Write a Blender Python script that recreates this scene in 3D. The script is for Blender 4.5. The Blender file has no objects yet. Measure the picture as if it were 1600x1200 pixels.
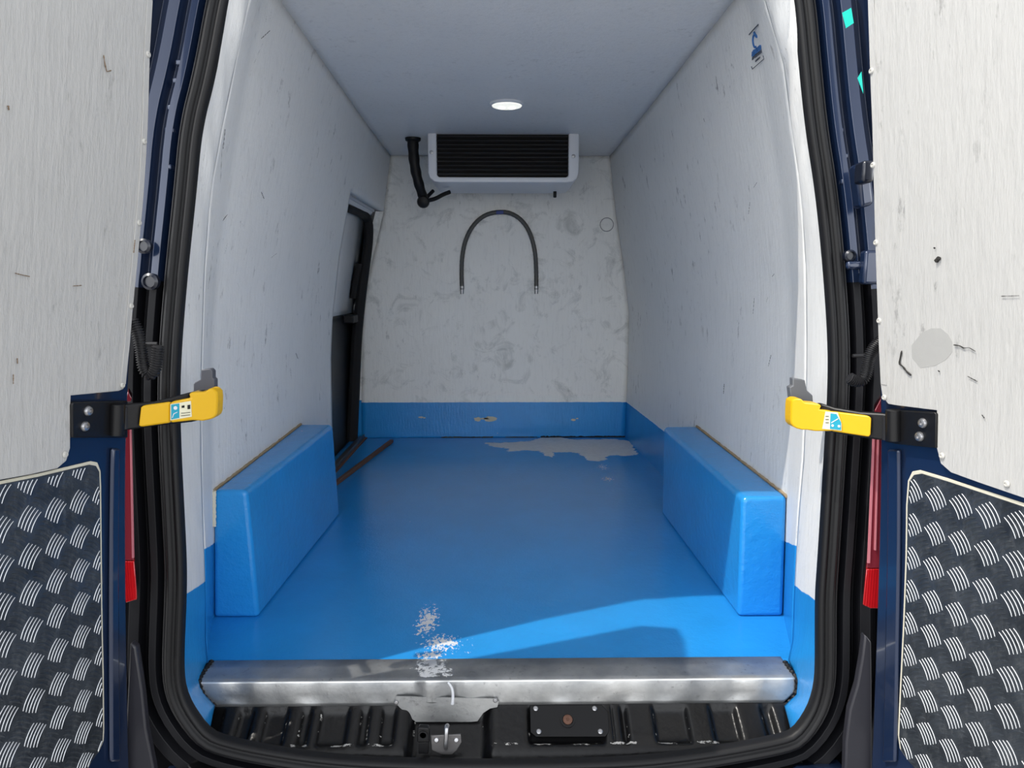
import bpy, bmesh, math, random
import numpy as np
from mathutils import Vector, Matrix
random.seed(4); np.random.seed(4)
sc = bpy.context.scene; C = sc.collection
FL = 0.66                      # height of the cargo floor above the ground
# ------------------------------------------------------------------ camera
F = 1110.0; H = 0.95
PIT = math.atan(155/F); YAW = math.atan(15/F*math.cos(PIT))
RT = np.array([math.cos(YAW), -math.sin(YAW), 0.0])
FW = np.array([math.sin(YAW)*math.cos(PIT), math.cos(YAW)*math.cos(PIT), -math.sin(PIT)])
UP = np.cross(RT, FW)
cam = bpy.data.cameras.new('camera'); co = bpy.data.objects.new('camera', cam); C.objects.link(co)
cam.sensor_width = 36; cam.lens = 36*F/1600; cam.clip_start = 0.05
m = Matrix.Identity(4)
for i in range(3):
    m[i][0] = RT[i]; m[i][1] = UP[i]; m[i][2] = -FW[i]
m[0][3], m[1][3], m[2][3] = 0, 0, H+FL
co.matrix_world = m; sc.camera = co
# ------------------------------------------------------------------ sky, sun, exposure
w = bpy.data.worlds.new('sky'); sc.world = w; w.use_nodes = True
nt = w.node_tree; bg = nt.nodes['Background']
sk = nt.nodes.new('ShaderNodeTexSky'); sk.sky_type = 'HOSEK_WILKIE'
SUN = Vector((0.61, 0.26, -1.0)).normalized()
sk.sun_direction = -SUN; sk.turbidity = 5.0; sk.ground_albedo = 0.35
hs = nt.nodes.new('ShaderNodeHueSaturation'); hs.inputs['Saturation'].default_value = 0.16
nt.links.new(sk.outputs[0], hs.inputs['Color']); 
tcw = nt.nodes.new('ShaderNodeTexCoord'); sx = nt.nodes.new('ShaderNodeSeparateXYZ'); nt.links.new(tcw.outputs['Generated'], sx.inputs[0])
mr = nt.nodes.new('ShaderNodeMapRange'); nt.links.new(sx.outputs[2], mr.inputs[0])     # haze: brighter towards the horizon
mr.inputs[1].default_value = 0.0; mr.inputs[2].default_value = 0.9; mr.inputs[3].default_value = 1.35; mr.inputs[4].default_value = 0.72
mu = nt.nodes.new('ShaderNodeMath'); mu.operation = 'MULTIPLY'; mu.inputs[1].default_value = 11.5
nt.links.new(mr.outputs[0], mu.inputs[0]); nt.links.new(mu.outputs[0], bg.inputs[1]); nt.links.new(hs.outputs[0], bg.inputs[0])
sl = bpy.data.lights.new('sun', 'SUN'); sl.energy = 3.3; sl.angle = math.radians(0.6); sl.color = (1.0, 0.95, 0.87)
so = bpy.data.objects.new('sun', sl); C.objects.link(so)
so.rotation_euler = SUN.to_track_quat('-Z', 'Y').to_euler(); so.location = (-3, -2, 6)
sc.view_settings.view_transform = 'Standard'; sc.view_settings.look = 'None'
sc.view_settings.gamma = 1; sc.view_settings.use_curve_mapping = False
sc.view_settings.exposure = 0.0

# ------------------------------------------------------------------ measuring helpers (heights are above the cargo floor)
CAMP = np.array([0, 0, H])
def ray(x, y): return FW + RT*(x-800)/F + UP*(600-y)/F
def PY(x, y, Y): r = ray(x, y); return CAMP + r*Y/r[1]
def PZ(x, y, Z=0.0): r = ray(x, y); return CAMP + r*(Z-H)/r[2]
def PX(x, y, X): r = ray(x, y); return CAMP + r*X/r[0]
def seal_y(z): return 1.49 + 0.09*max(z, 0) + 0.15*min(z, 0)
def PS(x, y):                                   # a point on the plane of the rear opening
    Y = 1.55
    for k in range(12): Y = seal_y(PY(x, y, Y)[2])
    return PY(x, y, Y)

# ------------------------------------------------------------------ materials
def lin(c): return tuple(((v/255+0.055)/1.055)**2.4 if v > 10 else v/255/12.92 for v in c)
class NT:
    def __init__(s, name, rough=0.5, metal=0.0, coat=0.0, spec=0.5, ior=None):
        s.m = bpy.data.materials.new(name); s.m.use_nodes = True; s.t = s.m.node_tree
        s.b = s.t.nodes['Principled BSDF']; s.b.inputs['Roughness'].default_value = rough
        s.b.inputs['Metallic'].default_value = metal; s.b.inputs['Coat Weight'].default_value = coat
        s.b.inputs['Specular IOR Level'].default_value = spec
        s.tc = s.t.nodes.new('ShaderNodeTexCoord').outputs['Object']; s.bump_in = None
    def n(s, typ, **kw):
        x = s.t.nodes.new(typ)
        for k, v in kw.items(): setattr(x, k, v)
        return x
    def l(s, a, b): s.t.links.new(a, b)
    def set(s, sock, v):
        if hasattr(v, 'is_linked') or hasattr(v, 'links'): s.l(v, sock)
        else: sock.default_value = v
    def noise(s, scale, detail=3, rough=0.6, stretch=(1, 1, 1), off=(0, 0, 0), dist=0.0):
        mp = s.n('ShaderNodeMapping'); mp.inputs['Scale'].default_value = stretch; mp.inputs['Location'].default_value = off
        s.l(s.tc, mp.inputs[0]); x = s.n('ShaderNodeTexNoise'); x.inputs['Scale'].default_value = scale
        x.inputs['Detail'].default_value = detail; x.inputs['Roughness'].default_value = rough; x.inputs['Distortion'].default_value = dist
        s.l(mp.outputs[0], x.inputs['Vector']); return x.outputs['Fac']
    def ramp(s, v, a, b, lo=0.0, hi=1.0):
        x = s.n('ShaderNodeMapRange'); s.l(v, x.inputs[0]); x.inputs[1].default_value = a; x.inputs[2].default_value = b
        x.inputs[3].default_value = lo; x.inputs[4].default_value = hi; return x.outputs[0]
    def math(s, op, a, b=0.0):
        x = s.n('ShaderNodeMath', operation=op); s.set(x.inputs[0], a); s.set(x.inputs[1], b); return x.outputs[0]
    def mix(s, f, a, b):
        x = s.n('ShaderNodeMix', data_type='RGBA'); s.set(x.inputs[0], f)
        for sock, v in ((x.inputs[6], a), (x.inputs[7], b)):
            if isinstance(v, tuple): sock.default_value = (*v[:3], 1)
            else: s.l(v, sock)
        return x.outputs[2]
    def attr(s, name):
        x = s.n('ShaderNodeAttribute'); x.attribute_name = name; return x.outputs['Fac']
    def color(s, v):
        if isinstance(v, tuple): s.b.inputs['Base Color'].default_value = (*v[:3], 1)
        else: s.l(v, s.b.inputs['Base Color'])
        return s
    def bump(s, v, dist=0.001, strength=1.0):
        x = s.n('ShaderNodeBump'); x.inputs['Distance'].default_value = dist; x.inputs['Strength'].default_value = strength
        s.l(v, x.inputs['Height'])
        if s.bump_in: s.l(s.bump_in, x.inputs['Normal'])
        s.bump_in = x.outputs[0]; s.l(s.bump_in, s.b.inputs['Normal']); return s
    def rough(s, v): s.l(v, s.b.inputs['Roughness']); return s
def plain(name, c, rough=0.5, metal=0.0, coat=0.0, spec=0.5, bs=0, bd=0.0005):
    M = NT(name, rough, metal, coat, spec); M.color(lin(c))
    if bs: M.bump(M.noise(bs, 3), bd)
    return M.m

BLUE = (0.018, 0.262, 0.66)
def grp_wall(name, base, spots=0.7, blue=False, smudge=0.0, dirt=(0.16, 0.155, 0.15), grain=1.0, extra=None):
    """white moulded resin lining: faint vertical grain, scuffs, optional blue painted skirt"""
    M = NT(name, 0.48)
    col = M.mix(M.ramp(M.noise(2.2, 4), 0.3, 0.7), tuple(v*0.95 for v in base), base)
    st = M.noise(9, 4, 0.7, (7, 7, 1.0)); col = M.mix(M.math('MULTIPLY', M.ramp(st, 0.52, 0.8), 0.34), col, tuple(v*0.62 for v in base))
    sp = M.noise(26, 5, 0.75, (1.0, 1.0, 0.38), (3, 1, 2)); zone = M.ramp(M.noise(3.4, 2, 0.5, off=(5, 2, 1)), 0.42, 0.62)
    sp = M.math('MULTIPLY', M.ramp(sp, 0.60, 0.68), zone)
    col = M.mix(M.math('MULTIPLY', sp, spots), col, dirt)
    if smudge:
        s2 = M.noise(7.5, 6, 0.72, (1, 1, 1), (9, 4, 7), 0.8); col = M.mix(M.math('MULTIPLY', M.ramp(s2, 0.53, 0.70), smudge), col, (0.20, 0.22, 0.20))
    if extra: col = extra(M, col)
    rgh = 0.48
    if blue:
        e = M.math('ADD', M.attr('blue'), M.math('MULTIPLY', M.math('SUBTRACT', M.noise(18, 3), 0.5), 0.006))
        f = M.ramp(e, -0.0012, 0.0012, 1, 0)
        chips = M.ramp(M.noise(14, 5, 0.7, off=(1, 7, 3)), 0.735, 0.745)
        bl = M.mix(M.ramp(M.noise(6, 4), 0.3, 0.75), BLUE, tuple(v*0.86 for v in BLUE)); bl = M.mix(chips, bl, (0.62, 0.60, 0.50))
        col = M.mix(f, col, bl); M.rough(M.ramp(f, 0, 1, 0.48, 0.24))
    M.color(col)
    M.bump(M.noise(14, 5, 0.65, (6, 6, 0.8)), 0.0016*grain); M.bump(M.noise(90, 2), 0.0004)
    return M.m
def blue_paint(name, patches=False, rgh=0.22):
    M = NT(name, rgh, coat=0.0)
    col = M.mix(M.ramp(M.noise(5, 5), 0.3, 0.75), BLUE, (BLUE[0]*0.9, BLUE[1]*0.88, BLUE[2]*0.88))
    col = M.mix(M.ramp(M.noise(70, 4, 0.7), 0.70, 0.78, 0, 0.5), col, (0.02, 0.06, 0.14))
    fleck = M.ramp(M.noise(38, 3, 0.6, off=(2, 8, 5)), 0.775, 0.785, 0, 0.7); col = M.mix(fleck, col, (0.55, 0.62, 0.66))
    if patches:
        n1 = M.math('MULTIPLY', M.math('SUBTRACT', M.noise(16, 6, 0.7, (1, 2.2, 1)), 0.5), 0.10)
        f1 = M.ramp(M.math('ADD', M.attr('bare'), n1), -0.0015, 0.0015, 1, 0)
        ww = M.attr('worn'); n2 = M.noise(85, 5, 0.75, (1.2, 0.7, 1))
        f2 = M.ramp(M.math('SUBTRACT', n2, M.math('SUBTRACT', 0.86, M.math('MULTIPLY', ww, 0.46))), 0.0, 0.04)
        f = M.math('MAXIMUM', f1, f2)
        col = M.mix(f, col, M.mix(M.noise(40, 4), (0.52, 0.53, 0.54), (0.80, 0.80, 0.80)))
        M.rough(M.ramp(f, 0, 1, rgh, 0.55))
    M.color(col); M.bump(M.noise(38, 3, 0.6), 0.0024 if not patches else .0010); M.bump(M.noise(150, 2), 0.0006)
    return M.m
M_wall = grp_wall('white_lining', (0.81, 0.805, 0.785), 0.75, True)
M_back = grp_wall('back_lining', (0.84, 0.835, 0.80), 0.35, True, 0.42)
M_ceil = grp_wall('ceiling_lining', (0.78, 0.78, 0.78), 0.3)
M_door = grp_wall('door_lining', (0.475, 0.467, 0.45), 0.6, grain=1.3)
M_blue = blue_paint('blue_resin'); M_floor = blue_paint('blue_floor', True, 0.17)
M_navy = NT('navy_paint', 0.28, 0.25, 0.8).color((0.010, 0.022, 0.060)).m
M_dnavy = NT('dark_jamb', 0.35, 0.1, 0.4).color((0.006, 0.009, 0.020)).m
M_rub = NT('black_rubber', 0.5, spec=0.3).color((0.006, 0.006, 0.007)).m
M_rub2 = NT('grey_rubber', 0.45, spec=0.35).color((0.016, 0.016, 0.018)).m
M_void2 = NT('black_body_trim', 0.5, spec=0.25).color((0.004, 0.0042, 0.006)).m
M_void = NT('underseal', 0.85).color((0.006, 0.006, 0.007)).m
M_plast = plain('black_plastic', (16, 16, 18), 0.4, spec=0.35, bs=160, bd=0.0002)
M_grip = plain('yellow_plastic', (218, 170, 6), 0.38, bs=60, bd=0.0003)
M_steel = plain('steel', (170, 170, 172), 0.35, 0.9)
M_white = plain('white_plastic', (215, 217, 222), 0.35)
M_seal = plain('beige_sealant', (205, 200, 182), 0.7, bs=90, bd=0.001)
M_brown = plain('brown_sealant', (150, 132, 105), 0.8, bs=60, bd=0.002)
M_tape = plain('green_tape', (30, 215, 195), 0.5)
def mk_sill():
    M = NT('sill_aluminium', 0.38, 0.75)
    c = M.mix(M.ramp(M.noise(5, 5, 0.6, (1, 1, 1)), 0.35, 0.7), (0.24, 0.25, 0.26), (0.52, 0.52, 0.51))
    c = M.mix(M.ramp(M.noise(60, 4, 0.7), 0.6, 0.75, 0, 0.6), c, (0.12, 0.12, 0.12))
    c = M.mix(M.ramp(M.attr('edge'), 0.6, 0.9), c, (0.8, 0.8, 0.78))
    n2 = M.noise(70, 5, 0.75, (1, 1, 1)); f2 = M.ramp(M.math('SUBTRACT', n2, M.math('SUBTRACT', 0.84, M.math('MULTIPLY', M.attr('worn'), 0.30))), 0, 0.03)
    c = M.mix(f2, c, (0.80, 0.80, 0.79)); M.l(M.ramp(f2, 0, 1, 0.75, 0.0), M.b.inputs['Metallic'])
    M.color(c); M.rough(M.ramp(M.noise(8, 4), 0.3, 0.7, 0.32, 0.55)); M.bump(M.noise(12, 4), 0.002); M.bump(M.noise(120, 3), 0.0002); return M.m
M_sill = mk_sill()
def mk_black_sill():
    M = NT('chipped_black_paint', 0.30, spec=0.3); n = M.noise(75, 5, 0.75, (0.6, 1, 1))
    f = M.ramp(M.math('SUBTRACT', n, M.math('SUBTRACT', 0.86, M.math('MULTIPLY', M.attr('chip'), 0.5))), 0, 0.02)
    M.color(M.mix(f, (0.0045, 0.0045, 0.005), (0.42, 0.41, 0.39))); M.bump(M.noise(50, 3), 0.0012); return M.m
M_bsill = mk_black_sill()
def mk_checker():
    M = NT('tread_plate', 0.42, 0.75)
    c = M.mix(M.ramp(M.noise(7, 5, 0.7), 0.35, 0.7), (0.050, 0.058, 0.068), (0.105, 0.120, 0.140))
    c = M.mix(M.ramp(M.noise(55, 4, 0.75, (1, 1, 0.5)), 0.5, 0.72, 0, 0.55), c, (0.19, 0.20, 0.21))
    M.color(c); M.rough(M.ramp(M.noise(30, 4), 0.3, 0.7, 0.36, 0.6)); M.bump(M.noise(70, 4, 0.7, (1, 1, 0.6)), 0.0009); return M.m
M_chk = mk_checker()
M_bar = plain('bar_glint', (214, 216, 218), 0.42, 0.55)  # paler metal paints the glint on tread bars turned one way
def mk_lens():
    M = NT('red_lens', 0.08, coat=1.0); M.color((0.55, 0.01, 0.015)); M.b.inputs['Transmission Weight'].default_value = 0.25
    M.bump(M.n('ShaderNodeTexWave').outputs['Fac'], 0.0004); return M.m
M_lens = mk_lens()
M_clear = NT('pink_clear_lens', 0.10, coat=1.0).color((0.20, 0.022, 0.035)).m
M_pink = plain('pink_lens_highlight', (196, 120, 130), .2)  # light streak along the tail lamp lens, painted in pale pink
M_alu = plain('track_aluminium', (120, 120, 122), 0.4, 0.8)
M_rust = plain('rusty_steel', (96, 66, 52), 0.8, bs=80, bd=0.001)
M_hose = plain('braided_hose', (120, 122, 120), 0.5, 0.4, bs=300, bd=0.001)

# ------------------------------------------------------------------ mesh helpers
ORG = {}
def origin(p): return ORG.get(p.name, np.zeros(3)) if p else np.zeros(3)
def link(name, verts, faces, mat, parent=None, smooth=False, mats=None, fm=None, attrs=None):
    o0 = origin(parent)
    me = bpy.data.meshes.new(name)
    vs = [(v[0]-o0[0], v[1]-o0[1], v[2]+FL-o0[2]) for v in verts]
    me.from_pydata(vs, [], [tuple(int(i) for i in f) for f in faces]); me.update()
    for mm in (mats or [mat]): me.materials.append(mm)
    if fm: me.polygons.foreach_set('material_index', fm)
    if smooth: me.polygons.foreach_set('use_smooth', [True]*len(me.polygons))
    for k, v in (attrs or {}).items():
        a = me.attributes.new(k, 'FLOAT', 'POINT'); a.data.foreach_set('value', np.asarray(v, dtype=np.float32))
    o = bpy.data.objects.new(name, me); C.objects.link(o)
    if parent: o.parent = parent
    ORG[o.name] = o0
    return o
def tag(o, label=None, cat=None, group=None, kind=None):
    if label: o['label'] = label
    if cat: o['category'] = cat
    if group: o['group'] = group
    if kind: o['kind'] = kind
    return o
def thing(name, loc, label, cat, group=None):
    o = bpy.data.objects.new(name, None); C.objects.link(o); o.empty_display_size = 0.05
    o.location = (loc[0], loc[1], loc[2]+FL); ORG[o.name] = np.array(o.location); return tag(o, label, cat, group)
def smoothby(o, ang=35):
    me = o.data; bm = bmesh.new(); bm.from_mesh(me)
    for f in bm.faces: f.smooth = True
    for e in bm.edges:
        if len(e.link_faces) == 2 and e.calc_face_angle(0) > math.radians(ang): e.smooth = False
    bm.to_mesh(me); bm.free(); return o
def recalc(o):
    bm = bmesh.new(); bm.from_mesh(o.data); bmesh.ops.recalc_face_normals(bm, faces=bm.faces); bm.to_mesh(o.data); bm.free(); return o
def bevel(o, wd, seg=2):
    md = o.modifiers.new('bevel', 'BEVEL'); md.width = wd; md.segments = seg; md.limit_method = 'ANGLE'; md.angle_limit = 0.6; return o
def solid(o, t, off=1):
    md = o.modifiers.new('thickness', 'SOLIDIFY'); md.thickness = t; md.offset = off; return o
def grid(P):
    """P: array (n, m, 3) -> verts, faces"""
    n, m_ = P.shape[:2]; V = P.reshape(-1, 3)
    i, j = np.meshgrid(np.arange(n-1), np.arange(m_-1), indexing='ij'); a = (i*m_+j).ravel()
    return V, np.stack([a, a+1, a+m_+1, a+m_], 1)
class MB:
    def __init__(s): s.v = []; s.f = []
    def add(s, v, f):
        b = len(s.v); s.v += [tuple(map(float, q)) for q in v]; s.f += [tuple(int(i)+b for i in q) for q in f]; return s
    def hexa(s, lo, hi):                        # two quads, 4 verts each
        return s.add(list(lo)+list(hi), [(3, 2, 1, 0), (4, 5, 6, 7), (0, 1, 5, 4), (1, 2, 6, 5), (2, 3, 7, 6), (3, 0, 4, 7)])
    def box(s, x0, x1, y0, y1, z0, z1):
        return s.hexa([(x0, y0, z0), (x1, y0, z0), (x1, y1, z0), (x0, y1, z0)], [(x0, y0, z1), (x1, y0, z1), (x1, y1, z1), (x0, y1, z1)])
    def obox(s, c, ax, ay, az):                 # centre and three half-axes
        c, ax, ay, az = map(np.array, (c, ax, ay, az))
        return s.hexa([c-ax-ay-az, c+ax-ay-az, c+ax+ay-az, c-ax+ay-az], [c-ax-ay+az, c+ax-ay+az, c+ax+ay+az, c-ax+ay+az])
    def tube(s, pts, r, n=10, closed=False, cap=True):
        pts = [np.array(q, float) for q in pts]; N = len(pts); rs = r if hasattr(r, '__len__') else [r]*N
        b = len(s.v); prev = None
        for k in range(N):
            if closed: t = pts[(k+1) % N]-pts[k-1]
            else: t = pts[min(k+1, N-1)]-pts[max(k-1, 0)]
            t = t/(np.linalg.norm(t)+1e-12)
            if prev is None:
                a = np.array([0, 0, 1.0]) if abs(t[2]) < 0.9 else np.array([1.0, 0, 0])
            else: a = prev
            u = a-t*(a@t); u /= np.linalg.norm(u)+1e-12; prev = u; v = np.cross(t, u)
            for q in range(n):
                an = 2*math.pi*q/n; s.v.append(tuple(pts[k]+rs[k]*(math.cos(an)*u+math.sin(an)*v)))
        for k in range(N if closed else N-1):
            for q in range(n):
                k2 = (k+1) % N; s.f.append((b+k*n+q, b+k*n+(q+1) % n, b+k2*n+(q+1) % n, b+k2*n+q))
        if cap and not closed: s.f.append(tuple(b+q for q in range(n))[::-1]); s.f.append(tuple(b+(N-1)*n+q for q in range(n)))
        return s
    def disc(s, c, nrm, prof, n=16):            # lathe: prof list of (radius, height) about an axis
        c = np.array(c, float); nrm = np.array(nrm, float); nrm /= np.linalg.norm(nrm)
        a = np.array([0, 0, 1.0]) if abs(nrm[2]) < 0.9 else np.array([1.0, 0, 0]); u = np.cross(a, nrm); u /= np.linalg.norm(u); v = np.cross(nrm, u)
        b = len(s.v)
        for r, h in prof:
            for q in range(n): an = 2*math.pi*q/n; s.v.append(tuple(c+nrm*h+r*(math.cos(an)*u+math.sin(an)*v)))
        for k in range(len(prof)-1):
            for q in range(n): s.f.append((b+k*n+q, b+k*n+(q+1) % n, b+(k+1)*n+(q+1) % n, b+(k+1)*n+q))
        s.f.append(tuple(b+q for q in range(n))[::-1]); s.f.append(tuple(b+(len(prof)-1)*n+q for q in range(n))); return s
    def build(s, name, mat, parent=None, smooth=True, ang=35, bev=0):
        o = link(name, s.v, s.f, mat, parent); recalc(o)
        if smooth: smoothby(o, ang)
        if bev: bevel(o, bev)
        return o
def resample(pts, n):
    pts = np.array(pts, float); d = np.r_[0, np.cumsum(np.linalg.norm(np.diff(pts, axis=0), axis=1))]
    t = np.linspace(0, d[-1], n); return np.stack([np.interp(t, d, pts[:, k]) for k in range(pts.shape[1])], 1)
def chaikin(pts, it=2, closed=False):
    pts = np.array(pts, float)
    for _ in range(it):
        if closed: q = np.roll(pts, -1, 0); a = pts*.75+q*.25; b = pts*.25+q*.75; pts = np.stack([a, b], 1).reshape(-1, pts.shape[1])
        else:
            a = pts[:-1]*.75+pts[1:]*.25; b = pts[:-1]*.25+pts[1:]*.75
            pts = np.vstack([pts[:1], np.stack([a, b], 1).reshape(-1, pts.shape[1]), pts[-1:]])
    return pts
def sdf_poly(P, poly):
    poly = np.array(poly)[:, :2]; d = np.full(len(P), 1e9); inside = np.zeros(len(P), bool); n = len(poly)
    for i in range(n):
        a = poly[i]; b = poly[(i+1) % n]; e = b-a; w_ = P-a; t = np.clip((w_@e)/(e@e+1e-12), 0, 1)
        d = np.minimum(d, np.linalg.norm(w_-t[:, None]*e, axis=1))
        c = (a[1] > P[:, 1]) != (b[1] > P[:, 1]); xi = a[0]+(P[:, 1]-a[1])*(b[0]-a[0])/(b[1]-a[1]+1e-12); inside ^= c & (P[:, 0] < xi)
    return np.where(inside, -d, d)

# ================================================================== THE SETTING
YB = 4.38; ZC = 1.71
g = MB().box(-14, 14, -12, 16, -FL-0.3, -FL)
Mg = NT('asphalt', 0.85); Mg.color(Mg.mix(Mg.noise(3, 5), (0.30, 0.295, 0.285), (0.40, 0.39, 0.375))); Mg.bump(Mg.noise(120, 3), 0.003)
tag(g.build('ground', Mg.m, smooth=False), kind='structure')

# cross-sections of the lining: (z, x) at several depths
def prof(pairs): a = np.array(sorted(pairs)); return lambda z: np.interp(z, a[:, 0], a[:, 1])
def px_prof(pts, Y, extra=()): return prof([(PY(x, y, Y)[2], PY(x, y, Y)[0]) for x, y in pts]+list(extra))
LB = [(389, 0), (375, 60), (362, 125), (347, 200), (331, 280), (325, 350), (320, 420), (317, 500), (315, 575), (314, 660), (315, 780), (320, 858), (321, 920), (322, 1000)]
RB = [(1195, 0), (1216, 60), (1228, 120), (1237, 200), (1250, 280), (1257, 360), (1260, 500), (1259, 600), (1255, 720), (1248, 800), (1243, 880), (1240, 940), (1238, 1000)]
YBc = 1.73
ST = {'L': [(YBc, px_prof(LB, YBc, [(1.66, -.545), (1.71, -.52)])),
            (1.944, prof([(0, -.835), (.4, -.812), (.7, -.800), (.95, -.775), (1.2, -.725), (1.45, -.67), (1.66, -.615), (1.71, -.595)])),
            (3.45, prof([(0, -.842), (.15, -.841), (.6, -.834), (.785, -.820), (1.086, -.775), (1.37, -.716), (1.71, -.644)])),
            (YB, prof([(0, -.886), (.227, -.880), (.814, -.861), (1.1, -.79), (1.388, -.712), (1.71, -.664)]))],
      'R': [(YBc, px_prof(RB, YBc, [(1.62, .60), (1.71, .565)])),
            (1.944, prof([(0, .815), (.37, .806), (.7, .800), (.95, .785), (1.2, .745), (1.45, .69), (1.66, .640), (1.71, .625)])),
            (3.45, prof([(0, .80), (.5, .80), (.78, .79), (1.05, .755), (1.39, .69), (1.71, .640)])),
            (YB, prof([(0, .770), (.21, .776), (.55, .781), (.774, .779), (1.047, .742), (1.39, .684), (1.71, .643)]))]}
def wx(s, y, z):
    S = ST[s]
    for (y0, f0), (y1, f1) in zip(S[:-1], S[1:]):
        if y <= y1 or y1 == YB:
            t = (y-y0)/(y1-y0); return f0(z)*(1-t)+f1(z)*t
def onwall(s, x, y, off=0.0):                    # where the sight line through a photo point meets a side wall
    r = ray(x, y); Y = 3.0; sg = 1 if s == 'L' else -1
    for k in range(60): 
        z = H+r[2]/r[1]*Y; Yn = (wx(s, min(max(Y, YBc), YB), z)+sg*off)*r[1]/r[0]; Y = 0.5*Y+0.5*Yn
    return CAMP+r*Y/r[1]
zBl = np.interp  # skirt height along the depth
def skirt(y): return np.interp(y, [1.73, 1.944, 2.9, YB], [PY(320, 858, 1.73)[2], PY(333, 850, 1.944)[2], .235, .222])

def wall_piece(name, s, y0, y1, z0, z1, thick=0.05, dy=0.03, dz=0.03):
    ys = np.linspace(y0, y1, max(2, int((y1-y0)/dy)+1)); n = max(2, int((z1-z0)/dz)+1) if not callable(z0) else 40
    P = np.zeros((len(ys), n, 3))
    for i, y in enumerate(ys):
        a = z0(y) if callable(z0) else z0
        for j, z in enumerate(np.linspace(a, z1, n)): P[i, j] = (wx(s, y, z), y, z)
    return P
def wall_obj(name, s, pieces, mat):
    V = []; Fc = []; b = 0
    for P in pieces:
        v, f = grid(P); V.append(v); Fc.append(f+b); b += len(v)
    V = np.vstack(V); Fc = np.vstack(Fc)
    if s == 'R': Fc = Fc[:, ::-1]
    o = link(name, V, Fc, mat, smooth=True, attrs={'blue': V[:, 2]-skirt(V[:, 1])})
    bm = bmesh.new(); bm.from_mesh(o.data); bmesh.ops.remove_doubles(bm, verts=bm.verts, dist=.0008); bm.to_mesh(o.data); bm.free()
    solid(o, 0.05, 1); return tag(o, kind='structure')
ZH = 1.386
wl = wall_obj('wall_left', 'L', [wall_piece('', 'L', YBc, 3.45, -0.03, ZH), wall_piece('', 'L', YBc, 3.45, ZH, ZC), wall_piece('', 'L', 3.45, YB+.02, ZH, ZC)], M_wall)
wr = wall_obj('wall_right', 'R', [wall_piece('', 'R', YBc, YB+.02, -0.03, ZC)], M_wall)
for o in (wl, wr):                                # thickness grows outwards
    me = o.data; 
    n0 = me.polygons[len(me.polygons)//3].normal.x
    outward = -1 if o is wl else 1
    o.modifiers['thickness'].offset = 1 if n0*outward > 0 else -1
# back wall (moulded board, outline follows the tumblehome)
zs = np.linspace(-0.02, ZC+.01, 60); P = np.zeros((60, 60, 3))
for i, z in enumerate(zs):
    a, b = wx('L', YB, z), wx('R', YB, z)
    for j, t in enumerate(np.linspace(0, 1, 60)): P[i, j] = (a+(b-a)*t, YB, z)
V, Fc = grid(P); o = link('wall_back', V, Fc, M_back, smooth=True, attrs={'blue': V[:, 2]-.2235}); solid(o, .04, 1); recalc(o)
o.modifiers['thickness'].offset = 1 if o.data.polygons[0].normal.y > 0 else -1; tag(o, kind='structure')
# ceiling
ys = np.linspace(1.66, YB, 60); P = np.zeros((60, 30, 3))
for i, y in enumerate(ys):
    yy = max(y, YBc); a, b = wx('L', yy, ZC)-.01, wx('R', yy, ZC)+.01
    for j, t in enumerate(np.linspace(0, 1, 30)): P[i, j] = (a+(b-a)*t, y, ZC)
V, Fc = grid(P); o = link('ceiling', V, Fc, M_ceil, smooth=True, attrs={'blue': V[:, 2]}); solid(o, .06, 1)
o.modifiers['thickness'].offset = 1 if o.data.polygons[0].normal.z > 0 else -1; tag(o, kind='structure')
# floor with worn patches
xs = np.arange(-0.94, 0.84, 0.0125); ys = np.arange(1.69, YB+.01, 0.0125)
P = np.zeros((len(ys), len(xs), 3)); X, Y = np.meshgrid(xs, ys); 
lo = np.array([wx('L', max(y, YBc), 0) if y < 3.45 else -.97 for y in ys]); hi = np.array([wx('R', max(y, YBc), 0) for y in ys])
X = np.clip(X, lo[:, None], hi[:, None]+.0); P[..., 0] = X; P[..., 1] = Y
V, Fc = grid(P)
bare = [PZ(x, y)[:2] for x, y in [(757, 692), (800, 691), (830, 689), (845, 684), (870, 683), (900, 687), (960, 686), (985, 690), (998, 711), (975, 712), (950, 712), (943, 720), (920, 720), (905, 708), (885, 706), (866, 707), (862, 714), (852, 712), (842, 705), (815, 704), (793, 706), (796, 701), (775, 699)]]
A = V[:, :2]; d = sdf_poly(A, bare)
worn = np.zeros(len(A))
for (x, y, sx, sy, k) in [(668, 970, .052, .15, .96), (690, 1005, .080, .07, .98), (672, 1024, .06, .030, 1.0), (700, 1010, .13, .09, .66), (943, 730, .055, .12, .80), (950, 748, .05, .07, .86), (1012, 1030, .04, .025, .7), (925, 708, .1, .1, .5)]:
    c = PZ(x, y)[:2]; worn = np.maximum(worn, k*np.exp(-((A[:, 0]-c[0])/sx)**2-((A[:, 1]-c[1])/sy)**2))
o = link('floor', V, Fc, M_floor, smooth=True, attrs={'bare': d, 'worn': worn}); solid(o, .05, -1)
o.modifiers['thickness'].offset = -1 if o.data.polygons[0].normal.z > 0 else 1; tag(o, kind='structure')

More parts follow.
